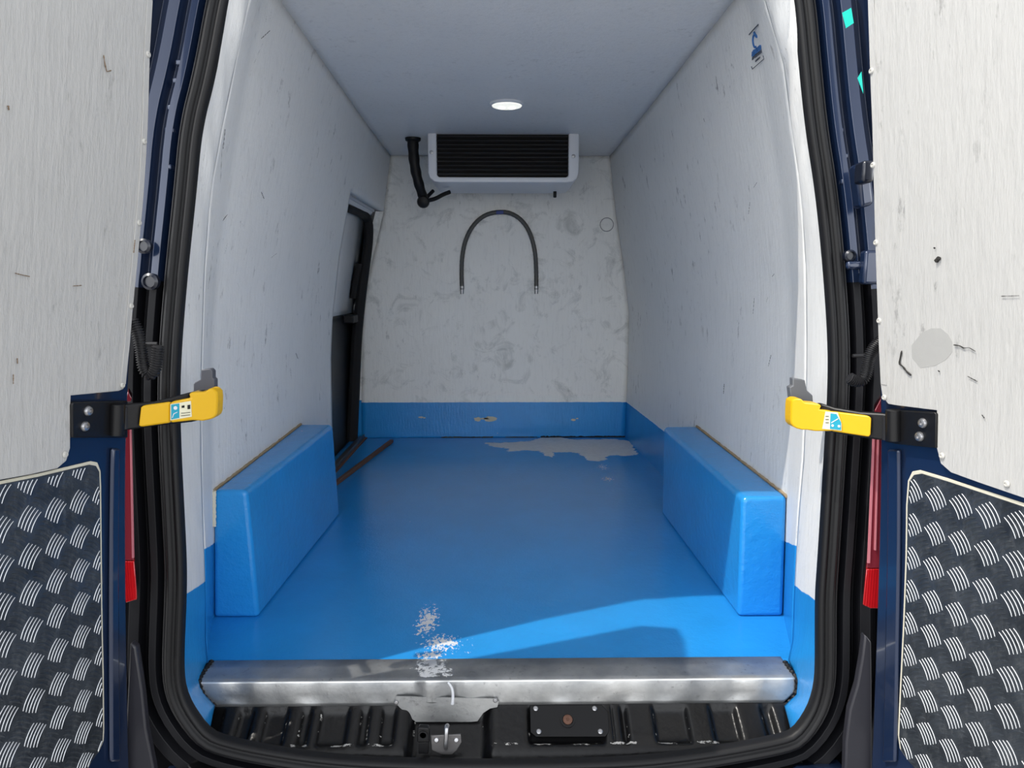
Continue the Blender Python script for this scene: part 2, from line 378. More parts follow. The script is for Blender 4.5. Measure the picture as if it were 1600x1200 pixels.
# pillar lining between the wall and the door seal
A_L = [(372, -70), (355, 0), (333, 120), (312, 200), (303, 300), (290, 420), (280, 540), (277, 620), (279, 700), (284, 800), (288, 880), (288, 930), (285, 1000), (284, 1040), (285, 1065), (290, 1088), (302, 1112), (325, 1143)]
B_L = [(403, -60), (389, 0), (366, 110), (347, 200), (329, 300), (320, 420), (316, 540), (314, 620), (315, 720), (317, 800), (320, 880), (322, 940), (322, 1000)]
A_R = [(1228, -70), (1243, 0), (1252, 100), (1262, 200), (1278, 300), (1290, 420), (1298, 540), (1297, 620), (1292, 700), (1286, 800), (1281, 880), (1277, 935), (1277, 1000), (1277, 1040), (1276, 1065), (1272, 1088), (1262, 1115), (1240, 1146)]
B_R = [(1180, -60), (1195, 0), (1224, 100), (1237, 200), (1252, 300), (1259, 420), (1260, 540), (1259, 620), (1255, 720), (1248, 800), (1243, 880), (1240, 940), (1238, 1000)]
a_l = [PS(*q) for q in A_L]; a_r = [PS(*q) for q in A_R]
b_l = [PY(x, y, YBc) for x, y in B_L]+[np.array([-.750, 1.70, .0]), np.array([-.738, 1.62, 0.0]), PY(320, 1085, 1.60), PY(336, 1102, 1.59), PY(328, 1140, 1.53)]
b_r = [PY(x, y, YBc) for x, y in B_R]+[np.array([.728, 1.69, .0]), np.array([.714, 1.60, 0.0]), PY(1243, 1085, 1.60), PY(1225, 1103, 1.59), PY(1236, 1142, 1.53)]
# close over the top with the rounded head of the opening
top_a = [np.array([x, seal_y(z), z]) for x, z in [(-.525, 1.62), (-.49, 1.67), (-.42, 1.695), (-.2, 1.705), (.2, 1.705), (.45, 1.695), (.525, 1.67), (.57, 1.61)]]
top_b = [np.array([x, YBc-.02, z]) for x, z in [(-.535, 1.68), (-.47, 1.708), (-.40, 1.709), (-.2, 1.709), (.2, 1.709), (.43, 1.709), (.50, 1.708), (.58, 1.67)]]
def pillar(name, a, b, zs, label=None):
    a = chaikin(a, 2); b = np.array(b); n = 150; M_ = 12
    a = resample(a, n); # match parameters of b to a by index fraction
    b = resample(b, n)
    P = np.zeros((n, M_, 3))
    for j in range(M_):
        t = j/(M_-1); P[:, j] = b*(1-t)+a*t
    k = np.arange(n)[:, None]*.09; jj = np.arange(M_)[None, :]
    bul = 1.5*np.sin(np.pi*jj/(M_-1))*(1-jj/(M_-1))*(0.006+0.004*np.sin(k*2.1)+0.003*np.sin(k*5.3+jj*.5))
    zz = P[..., 2]; fac = np.clip((zz-.85)/.4, 0.25, 1)*1.2
    P[..., 0] += -np.sign(P[..., 0])*bul*fac
    V, Fc = grid(P); tt = np.tile(np.arange(M_)/(M_-1), n)
    o = link(name, V, Fc, M_wall, smooth=True, attrs={'blue': V[:, 2]-(zs[0]*(1-tt)+zs[1]*tt)}); solid(o, .012, 1)
    return o, P
pl, PL = pillar('trim_1', a_l, b_l, (PY(320, 908, 1.73)[2], PS(288, 930)[2]))
pr, PR = pillar('trim_2', a_r, b_r, (PY(1241, 914, 1.73)[2], PS(1276, 941)[2]))
P = np.stack([np.array(top_b), np.array(top_a)], 1)
P0 = np.stack([np.array([b_l[0], a_l[0]])]+[P[i] for i in range(len(P))]+[np.array([b_r[0], a_r[0]])])
P0 = np.stack([P0[:, 0], P0[:, 0]*.5+P0[:, 1]*.5, P0[:, 1]], 1)
V, Fc = grid(P0); o = link('trim_3', V, Fc, M_ceil, smooth=True, attrs={'blue': V[:, 2]}); solid(o, .012, 1); tag(o, kind='structure')
for q, sg in ((pl, -1), (pr, 1)):
    n0 = q.data.polygons[len(q.data.polygons)//2].normal.x; q.modifiers['thickness'].offset = 1 if n0*sg > 0 else -1
    tag(q, kind='structure')

# ================================================================== VAN BODY around the opening
bottom = [PS(x, y) for x, y in [(345, 1153), (400, 1166), (500, 1182), (620, 1190), (800, 1192), (980, 1188), (1090, 1176), (1180, 1160), (1218, 1152)]]
loop = a_l+bottom+a_r[::-1]+top_a[::-1]
loop = resample(np.vstack([chaikin(loop, 2, True), chaikin(loop, 2, True)[:1]]), 321)[:-1]
cen = loop.mean(0)
def sweep(prof_, i0=None, i1=None):
    """profile (outward offset, towards the viewer) carried round the opening"""
    N = len(loop); t = np.roll(loop, -3, 0)-np.roll(loop, 3, 0); nn = np.stack([t[:, 2], -t[:, 0]], 1); nn /= np.linalg.norm(nn, axis=1)[:, None]
    s = np.sign((nn*(loop[:, [0, 2]]-cen[[0, 2]])).sum(1)); nn *= s[:, None]
    P = np.zeros((N, len(prof_), 3))
    for j, (o_, h_) in enumerate(prof_):
        P[:, j, 0] = loop[:, 0]+nn[:, 0]*o_; P[:, j, 2] = loop[:, 2]+nn[:, 1]*o_; P[:, j, 1] = loop[:, 1]-h_
    return np.concatenate([P, P[:1]], 0)
def closed_prof(p, t=.006): return p
body = thing('van_body', (0, 1.6, -FL), 'dark navy van rear body around the open cargo hold', 'van')
Pj = sweep([(.034, -.004), (.036, -.020), (.052, -.022), (.058, .002), (.072, .004), (.078, -.026), (.094, -.030), (.101, -.006), (.122, -.002), (.128, -.035), (.155, -.045), (.165, -.012), (.19, -.010), (.20, -.10)])
V, Fc = grid(Pj); o = link('door_jamb', V, Fc, M_navy, body, smooth=False); recalc(o); smoothby(o, 25); bevel(o, .003, 2)
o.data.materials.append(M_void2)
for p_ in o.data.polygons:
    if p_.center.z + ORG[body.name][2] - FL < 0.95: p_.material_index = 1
Ps = sweep([(0, -.014), (-.001, .004), (.003, .011), (.009, .013), (.014, .008), (.017, .001), (.021, .008), (.027, .014), (.033, .012), (.038, .004), (.039, -.014), (.0, -.014)])
V, Fc = grid(Ps)
seal = link('door_seal', V, Fc, M_rub, smooth=True); recalc(seal)
tag(seal, 'black rubber door seal running round the whole rear opening', 'door seal')
V, Fc = grid(sweep([(.0395, -.012), (.041, .001), (.0435, .001), (.0445, -.014)])); link('seal_flange', V, Fc, M_rub2, seal, smooth=True)
# outer skin and roof (close the hold against daylight)
for s, sg in (('L', -1), ('R', 1)):
    zs = np.linspace(-.62 if 0 else -.45, 1.80, 40); P = np.zeros((40, 2, 3))
    for i, z in enumerate(zs):
        x = sg*(abs(np.interp(z, [0, .8, 1.2, 1.5, 1.8], [.985, .975, .92, .85, .74])))
        P[i, 0] = (x, 1.56, z); P[i, 1] = (x, 5.1, z)
    V, Fc = grid(P); o = link('side_panel', V, Fc, M_navy, body, smooth=True); solid(o, .01, 0)
MB().box(-.76, .76, 1.66, 5.1, 1.80, 1.83).build('roof_panel', M_navy, body)
MB().box(-.98, .98, 5.05, 5.1, -.45, 1.80).build('bulkhead', M_navy, body)
MB().box(-.97, .97, 1.62, 5.05, -.16, -.10).build('underbody', M_void, body)

# stamped details on the upper jamb: bosses, clips
def jamb_pt(px, py, dy=-.03): q = PS(px, py); return PY(px, py, q[1]+dy)
for pts in ([(285, 100), (280, 128), (272, 170), (268, 205), (264, 262)], [(1308, 205), (1315, 245), (1318, 285)]):
    for px, py in pts:
        q = jamb_pt(px, py, .01); m_ = MB().obox(q, (.010, 0, 0), (0, .012, 0), (0, 0, .006)); m_.build('clip', M_navy, body, bev=.003)
for px, py, r in [(238, 440, .018), (228, 385, .016), (1325, 400, .013)]:
    q = PY(px, py, 1.56); MB().disc(q, (0, -1, 0), [(r, 0), (r, .012), (r*.7, .016), (r*.65, .01), (r*.2, .01)], 18).build('grommet', M_dnavy, body)
# rail brackets seen in the gaps
q0 = PY(222, 537, 1.55); q1 = PY(246, 537, 1.55); MB().tube([q0, q1], .004, 8).build('hinge_pin', M_rub2, body)
q0 = PY(1332, 556, 1.55); q1 = PY(1352, 555, 1.55); MB().tube([q0, q1], .004, 8).build('hinge_pin', M_rub2, body)
# navy striker bracket behind the right door
q = PY(1356, 418, 1.54); m_ = MB().obox(q+np.array([.012, 0, 0]), (.026, 0, 0), (0, .014, 0), (0, 0, .036)); m_.obox(q+np.array([-.025, .01, .005]), (.018, 0, 0), (0, .008, 0), (0, 0, .009)); m_.build('hinge', M_navy, body, bev=.006)
q = PY(1345, 290, 1.54); MB().obox(q, (.014, 0, .004), (0, .02, 0), (-.008, 0, .045)).build('hinge', M_navy, body, bev=.008)
q = PY(1350, 270, 1.50); MB().obox(q, (.012, 0, 0), (0, .02, 0), (0, 0, .022)).build('hinge', M_dnavy, body, bev=.006)

# lower corner: bumper end caps below the tail lamps
for s in ('L', 'R'):
    if s == 'L': ring = [(203, 1005), (212, 1012), (222, 1080), (228, 1140), (240, 1200), (252, 1290), (192, 1290), (196, 1150), (199, 1080)]
    else: ring = [(1352, 992), (1362, 1004), (1363, 1080), (1363, 1200), (1365, 1290), (1318, 1290), (1322, 1160), (1328, 1110), (1340, 1070), (1347, 1030)]
    f0 = [PY(x, y, 1.432) for x, y in ring]; f1 = [q+np.array([0, .02, 0]) for q in f0]; n = len(ring)
    MB().add(f0+f1, [tuple(range(n)), tuple(range(2*n-1, n-1, -1))]+[(i, (i+1) % n, n+(i+1) % n, n+i) for i in range(n)]).build('corner_cap', plain('satin_cap', (44, 44, 50), .35, bs=150, bd=.0002) if s == 'L' else bpy.data.materials['satin_cap'], body, ang=50, bev=.004)
bump = thing('rear_bumper', (0, 1.42, -.5), 'dark bumper step below the rear opening', 'bumper')
xs_ = np.linspace(-.765, .775, 60); pr_ = [(1.50, -.165), (1.46, -.16), (1.42, -.165), (1.36, -.19), (1.34, -.24), (1.34, -.42)]
P = np.array([[(x, y_+.10*max(0, abs(x)-.72)**1.2, z_+(.02 if abs(x) > .66 else 0)) for y_, z_ in pr_] for x in xs_])
V, Fc = grid(P); o = link('bumper_skin', V, Fc, M_navy, bump, smooth=True); solid(o, .006, 0)
q = [PZ(x, y, -.13) for x, y in [(300, 1163), (340, 1166), (355, 1200), (310, 1215), (288, 1190)]]
MB().add([p_ for p_ in q]+[p_-np.array([0, 0, .02]) for p_ in q], [(0, 1, 2, 3, 4), (9, 8, 7, 6, 5)]+[(i, (i+1) % 5, 5+(i+1) % 5, 5+i) for i in range(5)]).build('step_pad', M_plast, bump, bev=.003)

# ================================================================== BLACK PRESSED SILL below the threshold
sillb = thing('sill_frame', (0, 1.55, -.14), 'black painted pressed steel sill with chipped paint below the aluminium threshold', 'sill')
NX, NS = 520, 44
zt, ytp = -.055, 1.606
pf = np.array([(1.612, -.045), (1.600, -.060), (1.592, -.066), (1.555, -.090), (1.525, -.108), (1.512, -.118), (1.500, -.140), (1.470, -.150)])
pf = resample(chaikin(pf, 2), NS); s_ = np.linspace(0, 1, NS)
ribs = [(448, 462), (485, 492), (545, 556), (578, 590), (620, 640), (393, 404), (345, 362), (962, 968), (986, 1020), (1082, 1111), (1160, 1193), (1218, 1240), (758, 822), (948, 955)]
xl, xr = PY(322, 1120, 1.56)[0], PY(1238, 1120, 1.56)[0]
P = np.zeros((NX, NS, 3)); chip = np.zeros((NX, NS))
def pxof(x, y, z):
    d_ = np.array([x, y, z])-CAMP; return 800+F*(d_@RT)/(d_@FW)
for i, x in enumerate(np.linspace(xl, xr, NX)):
    u = pxof(x, 1.55, -.09)
    rib = max([1/(1+math.exp(-(min(u-a+4, b+4-u))/1.6)) for a, b in ribs])
    mid = 1/(1+math.exp(-(min(u-640, 762-u))/3.0))
    for j in range(NS):
        s0 = s_[j]; y_, z_ = pf[j]
        win = 1/(1+math.exp(-(min(s0-.14, .60-s0))/.02))
        lip = 1/(1+math.exp(-(min(s0-.10, .86-s0))/.03))
        dep = .014*win*(1-rib)*(1-mid)+.034*mid*lip
        P[i, j] = (x, y_+.35*dep, z_-dep*.95)
        chip[i, j] = max(1.0*math.exp(-((s0-.615)/.022)**2)*(1-mid)*(0.4+.6*abs(math.sin(u*.05))), .72*win*rib*(1-rib)*4*.8)
V, Fc = grid(P); o = link('pressed_panel', V, Fc, M_bsill, sillb, smooth=True, attrs={'chip': chip.ravel()}); solid(o, .003, 0)
# cover plate with four rivets and a rusty bolt hole
def sillp(px, py, lift=0.0):
    a_ = pf[int(NS*.22)]; b_ = pf[int(NS*.66)]; n_ = np.array([0, b_[1]-a_[1], -(b_[0]-a_[0])]); n_ /= np.linalg.norm(n_); n_ = n_ if n_[2] > 0 else -n_
    p0 = np.array([0, a_[0], a_[1]])+n_*lift; r = ray(px, py); return CAMP+r*((p0-CAMP)@n_)/(r@n_), n_
ring = [(828, 1102), (940, 1101), (950, 1112), (952, 1143), (946, 1151), (838, 1151), (829, 1144)]
f0 = [sillp(x, y, .003)[0] for x, y in ring]; f1 = [sillp(x, y, -.006)[0] for x, y in ring]; n = len(ring)
cover = thing('cover_plate', f0[5], 'black rectangular access cover riveted to the sill right of the latch', 'cover plate')
MB().add(f0+f1, [tuple(range(n)), tuple(range(2*n-1, n-1, -1))]+[(i, (i+1) % n, n+(i+1) % n, n+i) for i in range(n)]).build('plate', M_rub, cover, bev=.001)
def rivet_mesh(r=.006, h=.003): return [(r, 0), (r*.96, h*.5), (r*.7, h*.95), (r*.42, h), (r*.38, h*.6), (r*.15, h*.6)]
for x, y in [(837, 1107), (929, 1107), (842, 1143), (938, 1143)]:
    c_, n_ = sillp(x, y, .004); MB().disc(c_, n_, rivet_mesh(.0062, .003)).build('rivet', M_steel, cover)
c_, n_ = sillp(887, 1125, .0035); MB().disc(c_, n_, [(.018, 0), (.018, .002), (.013, .002), (.012, -.0)], 24).build('hole_rim', M_void, cover)
MB().disc(c_, n_, [(.0115, 0), (.0115, .004), (.009, .0055), (.004, .0055), (.003, .003)], 12).build('bolt', M_rust, cover)
# striker latch
lat = thing('latch_striker', sillp(697, 1172)[0]-np.array([0, 0, .03]), 'steel door latch striker with bolted plate in the middle of the black sill', 'latch')
def recp(px, py, Y=1.545): return PY(px, py, Y)
ring = [(673, 1150), (720, 1148), (721, 1160), (714, 1172), (706, 1179), (690, 1179), (675, 1172)]
def slab_xz(ring, Y0, Y1, name, mat, par, bev=.001):
    f0 = [PY(x, y, Y0) for x, y in ring]; f1 = [q+np.array([0, Y1-Y0, 0]) for q in f0]; n = len(ring)
    return MB().add(f0+f1, [tuple(range(n)), tuple(range(2*n-1, n-1, -1))]+[(i, (i+1) % n, n+(i+1) % n, n+i) for i in range(n)]).build(name, mat, par, ang=40, bev=bev)
slab_xz(ring, 1.512, 1.516, 'striker_plate', plain('dull_steel', (120, 118, 118), .45, .6, bs=80, bd=.0006), lat)
for x, y in [(682, 1156), (713, 1156)]:
    MB().disc(PY(x, y, 1.512), (0, -1, .4), rivet_mesh(.006, .003)).build('bolt', M_steel, lat)
MB().tube(chaikin([PY(697, 1169, 1.512), PY(696, 1167, 1.492), PY(697, 1155, 1.488), PY(698, 1135, 1.492), PY(699, 1134, 1.52)], 2), .0052, 10).build('striker_loop', M_steel, lat)
blk = thing('lock_block', PY(662, 1175, 1.53), 'small black plastic block with round socket beside the latch striker', 'block')
slab_xz([(652, 1140), (655, 1137), (669, 1138), (671, 1141), (671, 1160), (652, 1160)], 1.50, 1.515, 'housing', M_plast, blk, .002)
MB().disc(PY(661, 1149, 1.50), (0, -1, 0), [(.011, -.001), (.011, .002), (.008, .002), (.007, -.0), (.003, 0)], 18).build('socket', M_void, blk)
slab_xz([(654, 1160), (669, 1160), (669, 1178), (654, 1178)], 1.507, 1.52, 'mount', M_rub, blk)

# ================================================================== ALUMINIUM THRESHOLD
def fe(x):                                       # the dented nose of the threshold
    return .0016*math.sin(x*31)+.0012*math.sin(x*73+1)+.006*math.exp(-((x+.16)/.12)**2)*math.sin(x*62)
th = thing('threshold_plate', (0, 1.65, -.002), 'worn folded aluminium threshold plate along the rear edge of the blue floor', 'threshold')
NXs = 260; P = []; worn_s = []; edge = []
ends = [(PZ(330, 1035, 0)[0], PZ(314, 1063, 0)[0], PY(318, 1082, 1.6)[0], PY(336, 1100, 1.6)[0]), (PZ(1224, 1035, 0)[0], PZ(1246, 1065, 0)[0], PY(1243, 1084, 1.6)[0], PY(1222, 1102, 1.6)[0])]
rows = [(1.700, .0035, 0), (1.66, .0035, .33), (1.62, .003, .8), (1.612, .0025, 1), (1.606, .0, 1), (1.603, -.008, 1.1), (1.602, -.03, 2), (1.600, -.05, 2.7), (1.599, -.058, 3)]
c1 = PZ(672, 1045)[:1]; cw = PZ(675, 1045)
for i in range(NXs):
    t = i/(NXs-1); rr = []
    for (y_, z_, k) in rows:
        e = [np.interp(k, [0, 1, 2, 3], ends[q]) for q in (0, 1)]; x = e[0]+(e[1]-e[0])*t
        n_ = fe(x)*(1 if 0 < k < 2.9 else 0); drop = 0
        rr.append((x, y_-n_, z_+n_*.6*(1 if k >= .8 else .2)))
        worn_s.append(0.92*math.exp(-((x-cw[0])/.060)**2)*(1 if k < 1 else .35)+.42*math.exp(-((x-cw[0])/.16)**2)*(1 if k < 1 else .2)); edge.append(1.0 if y_ == 1.606 else 0.0)
    P.append(rr)
V, Fc = grid(np.array(P)); o = link('folded_plate', V, Fc, M_sill, th, smooth=False, attrs={'worn': worn_s, 'edge': edge}); smoothby(recalc(o), 25); solid(o, .003, 0)
ring = [(617, 1097), (619, 1088), (776, 1092), (779, 1097), (777, 1105), (766, 1107), (755, 1114), (746, 1127), (735, 1128), (650, 1128), (642, 1122), (633, 1112), (625, 1106)]
f0 = [PY(x, y, 1.5935-.0002*max(0, y-1100)) for x, y in ring]; f1 = [q+np.array([0, .003, 0]) for q in f0]; n = len(ring)
MB().add(f0+f1, [tuple(range(n)), tuple(range(2*n-1, n-1, -1))]+[(i, (i+1) % n, n+(i+1) % n, n+i) for i in range(n)]).build('tongue', M_sill, th, ang=30)
for x, y in [(619.5, 1097), (774, 1094)]: MB().disc(PY(x, y, 1.594), (0, -1, .1), rivet_mesh(.006, .004)).build('rivet', M_steel, th)
# white drip of paint and black sealant at the ends
dr = chaikin([PY(x, y, 1.593) for x, y in [(700, 1066), (706, 1074), (708, 1084), (707, 1100)]], 2)
MB().tube(dr, list(np.linspace(.0022, .0042, len(dr))), 8).build('paint_drip', M_white, th)
for pts in ([(331, 1034), (322, 1046), (312, 1060), (311, 1072), (316, 1086), (326, 1098), (338, 1104)], [(1226, 1035), (1238, 1052), (1247, 1064), (1247, 1076), (1240, 1092), (1226, 1103), (1214, 1108)]):
    q = [PZ(x, y, .003) if y < 1064 else PY(x, y, 1.598) for x, y in pts]; q = resample(chaikin(q, 2), 40)
    MB().tube(q, [.0065+.0018*math.sin(i*1.9) for i in range(40)], 8).build('black_sealant', M_rub, th)

# ================================================================== WHEEL ARCH BOXES
def arch(s, label):
    sg = -1 if s == 'L' else 1
    if s == 'L': xi0, xi1, zt0, zt1, y0, y1 = -.704, -.680, .378, .385, 1.944, 2.865
    else: xi0, xi1, zt0, zt1, y0, y1 = .679, .667, .357, .372, 1.930, 2.865
    xo = lambda y, z: wx(s, y, z)+(-sg)*.001
    root = thing('wheel_arch_box', ((xi0+sg*.82)/2, (y0+y1)/2, 0), label, 'wheel arch box', 'boxed wheel arches')
    N = 24; P = []
    r = .018
    for i in range(N+1):
        t = i/N; y = y0+(y1-y0)*t; xi = xi0+(xi1-xi0)*t*(1 if s == 'L' else 1); zt_ = zt0+(zt1-zt0)*t
        e = 0.0
        row = [(xo(y, 0), y, .0), (xo(y, .2), y, .2), (xo(y, zt_), y, zt_)]
        xt = xi+sg*.0+(-sg)*(-.014 if s == 'L' else .004)
        for a in np.linspace(0, math.pi/2, 6): row.append((xt+sg*r-sg*r*math.sin(a), y, zt_-r+r*math.cos(a)))
        row.append((xi*.5+xt*.5, y, zt_*.5)); row.append((xi, y, .0)); P.append(row)
    P = np.array(P)
    # round the near and far ends
    V, Fc = grid(P); m_ = P.shape[1]; Fc = [tuple(f) for f in Fc]
    Fc.append(tuple(range(m_))); Fc.append(tuple(N*m_+j for j in range(m_))[::-1])
    Fc += [(i*m_, i*m_+m_-1, (i+1)*m_+m_-1, (i+1)*m_) for i in range(N)]
    o = link('casing', V, Fc, M_blue, root); recalc(o); smoothby(o, 40); bevel(o, .012, 4)
    # bead of sealant where the box meets the wall
    rng = random.Random(3); pts = []; rad = []
    for i in range(60):
        y = y0+(y1-y0)*i/59; zt_ = zt0+(zt1-zt0)*i/59; pts.append((wx(s, y, zt_)-sg*.003, y, zt_+.001)); rad.append(.003+.003*rng.random())
    MB().tube(pts, rad, 6).build('sealant_bead', M_brown, root)
    if s == 'L':
        pts = [(wx(s, y0-.003, z)+.004, y0-.003, z) for z in np.linspace(.275, zt0, 24)]
        MB().tube(pts, [.004+.002*rng.random() for _ in pts], 6).build('sealant_bead', M_seal, root)
    return root
arch('L', 'blue wheel arch box along the left wall near the side door'); arch('R', 'blue wheel arch box along the right wall, its near end in sunlight')

# ================================================================== SIDE DOOR (left, by the back wall)
sd = thing('sliding_door', (-.95, 3.95, -.02), 'sliding side door with grey lining and dark lower panel in the left wall', 'sliding door')
def sdx(z, off=.075): return np.interp(z, [-.03, .2, .8, 1.1, 1.45], [-.905, -.902, -.885, -.835, -.78])-off*.6
def door_pl(z0, z1, off, y0=3.30, y1=4.62):
    zs = np.linspace(z0, z1, 24); P = np.array([[(sdx(z, off), y0, z), (sdx(z, off), y1, z)] for z in zs]); return grid(P)
V, Fc = door_pl(.78, 1.45, .08); o = link('upper_lining', V, Fc, M_ceil, sd, smooth=True, attrs={'blue': V[:, 2]}); solid(o, .02, 0)
V, Fc = door_pl(-.05, .775, .10); o = link('lower_panel', V, Fc, plain('dark_grey_panel', (70, 72, 74), .5, .3), sd, smooth=True); solid(o, .012, 0)
def onx(px, py, off=.03):
    z = .8
    for k in range(30): q = PX(px, py, sdx(z, off)); z = q[2]
    return q
fr = resample(chaikin([onx(535, 322, .02), onx(556, 329, .02), onx(569, 335, .02)]+[PY(x, y, 4.31) for x, y in [(576, 345), (576, 372), (572, 405), (566, 445), (561, 490), (557, 530), (554, 600), (551, 660), (549, 700)]], 2), 60)
m_ = MB().tube(fr, [.024+.012*(i/60) for i in range(60)], 10); m_.build('frame_rubber', M_void, sd)
MB().tube([PY(561, 412, 4.27), PY(555, 440, 4.27), PY(552, 466, 4.27)], .020, 10).build('pull_handle', M_void, sd)
q = onx(548, 498, .0); MB().obox(q, (.03, 0, 0), (0, .07, 0), (0, 0, .024)).build('lock_case', M_rub, sd, bev=.008)
# white return below the header and threshold track
hd = thing('door_header', (-.80, 3.9, ZH), 'pale moulded header strip above the sliding door opening', 'header strip')
P = []
for y in np.linspace(3.47, 4.36, 12):
    x = wx('L', y, ZH); P.append([(x-.051, y, ZH+.02), (x-.053, y, ZH-.004), (x-.062, y, ZH-.004), (x-.070, y, ZH-.022), (x-.105, y, ZH-.030)])
V, Fc = grid(np.array(P)); o = link('strip', V, Fc, M_white, hd); solid(o, .003, 0)
tr = thing('door_track', (-.87, 3.9, .0), 'grey aluminium step track along the foot of the sliding door opening', 'track')
for k, (x0, x1, z1) in enumerate([(-.900, -.872, .012), (-.872, -.862, .024), (-.862, -.848, .006)]):
    MB().hexa([(x0, 3.42, 0), (x1, 3.42, 0), (x1, 4.37, 0), (x0, 4.37, 0)], [(x0, 3.42, z1), (x1, 3.42, z1), (x1, 4.37, z1), (x0, 4.37, z1)]).build('track_rail', M_alu if k < 2 else M_rust, tr, bev=.001)
P = np.array([[(wx('L', YB, z)+.002, 4.374, z), (wx('L', YB, z)-.022, 4.374, z), (wx('L', YB, z)-.045, 4.362, z)] for z in np.linspace(0, ZH, 40)])
V, Fc = grid(P); o = link('trim_4', V, Fc, M_back, smooth=False, attrs={'blue': V[:, 2]-.24}); solid(o, .003, 0); tag(o, kind='structure')
# loose rusty bar on the floor
p0, p1 = PZ(522, 757, .010), PZ(612, 689, .010); dd = (p1-p0)/np.linalg.norm(p1-p0); sd_ = np.cross(dd, (0, 0, 1))
b = MB().obox((p0+p1)/2, dd*np.linalg.norm(p1-p0)/2, sd_*.011, np.array([0, 0, .0095])).build('steel_bar', M_rust, bev=.003)
tag(b, 'rusty brown steel bar lying on the blue floor by the sliding door', 'bar')

# ================================================================== EVAPORATOR, LAMP, PIPE, HOSE
ev = thing('evaporator_unit', (0.0, 3.98, ZC), 'white ceiling evaporator unit with black louvred grille', 'refrigeration unit')
yf, yb = 3.75, 4.20
fl, fr_, fb = PY(668, 211, yf), PY(905, 216, yf), PY(680, 283, yf)
XL, XR = fl[0], fr_[0]; ZB = 1.470
def sec(y, dz=0): return [(XL, y, ZC), (XL, y, ZB+.05), (XL+.008, y, ZB+.022), (XL+.03, y, ZB+.004), (XL+.06, y, ZB), (XR-.06, y, ZB), (XR-.03, y, ZB+.004), (XR-.008, y, ZB+.022), (XR, y, ZB+.05), (XR, y, ZC)]
g0 = PY(682, 220, yf); g1 = PY(888, 277, yf); gx0, gx1, gz0, gz1 = g0[0], g1[0], g1[2], ZC-.012
m_ = MB(); A0 = sec(yf); A1 = sec(yb); n = 10
m_.add(A0+A1, [(i, i+1, n+i+1, n+i) for i in range(n-1)]+[tuple(range(n, 2*n))])
# front ring around the grille
ho = [(gx0, yf, ZC), (gx0, yf, gz0+.012), (gx0+.003, yf, gz0+.004), (gx0+.012, yf, gz0), (gx0+.02, yf, gz0), (gx1-.02, yf, gz0), (gx1-.012, yf, gz0), (gx1-.003, yf, gz0+.004), (gx1, yf, gz0+.012), (gx1, yf, ZC)]
m_.add(A0+ho, [(i, i+1, n+i+1, n+i) for i in range(n-1)]); ho2 = [(x, y+.02, z) for x, y, z in ho]; m_.add(ho+ho2, [(i, i+1, n+i+1, n+i) for i in range(n-1)])
o = m_.build('casing', M_white, ev, ang=50)
bm = bmesh.new(); bm.from_mesh(o.data); bmesh.ops.remove_doubles(bm, verts=bm.verts, dist=1e-5); bmesh.ops.recalc_face_normals(bm, faces=bm.faces); bm.to_mesh(o.data); bm.free(); bevel(o, .006, 3)
MB().box(gx0, gx1, yf+.02, yf+.03, gz0, ZC).build('grille_back', M_void, ev)
nl = 10
for k in range(nl):
    z = gz0+.012+(gz1-gz0-.016)*k/(nl-1)
    MB().obox(((gx0+gx1)/2, yf+.010, z), ((gx1-gx0)/2-.001, 0, 0), (0, .010, -.004), (0, .0015, .0028)).build('louvre', plain('louvre_black', (44, 42, 42), .4) if k == 0 else bpy.data.materials['louvre_black'], ev, bev=.0006)
for px, py in [(674, 238), (896, 244)]: MB().disc(PY(px, py, yf), (0, -1, 0), [(.010, 0), (.010, .002), (.008, .003), (.003, .003), (.003, .001)], 14).build('screw', M_steel, ev)
MB().disc(PY(867, 305, 4.0), (0, 0, -1), [(.009, -.02), (.009, .01), (.007, .013)], 12).build('drain_plug', M_rub, ev)
q = PZ(792, 161, ZC); 
lp = thing('ceiling_lamp', (q[0], q[1], ZC), 'round lit ceiling lamp in front of the evaporator unit', 'lamp')
R0 = .073
MB().disc((q[0], q[1], ZC-.0005), (0, 0, -1), [(R0, 0), (R0, .006), (R0*.96, .010), (R0*.88, .011), (R0*.86, .008)], 32).build('bezel', M_white, lp)
Me = NT('lit_diffuser'); Me.color((.8, .8, .8)); Me.b.inputs['Emission Color'].default_value = (1, 1, .90, 1)
gx = Me.n('ShaderNodeTexGradient', gradient_type='LINEAR')
Me.b.inputs['Emission Strength'].default_value = 0.75
MB().disc((q[0], q[1], ZC-.008), (0, 0, -1), [(R0*.86, 0), (R0*.84, .006), (R0*.6, .010), (R0*.2, .012)], 32).build('diffuser', Me.m, lp)
for sx in (-.022, .022):
    Ml = bpy.data.materials.get('led_cell')
    if not Ml:
        t_ = NT('led_cell'); t_.color((.9, .9, .9)); t_.b.inputs['Emission Color'].default_value = (1, 1, .95, 1); t_.b.inputs['Emission Strength'].default_value = 3; Ml = t_.m
    MB().disc((q[0]+sx, q[1], ZC-.0195), (0, 0, -1), [(.014, 0), (.013, .003), (.006, .004)], 16).build('bulb', Ml, lp)
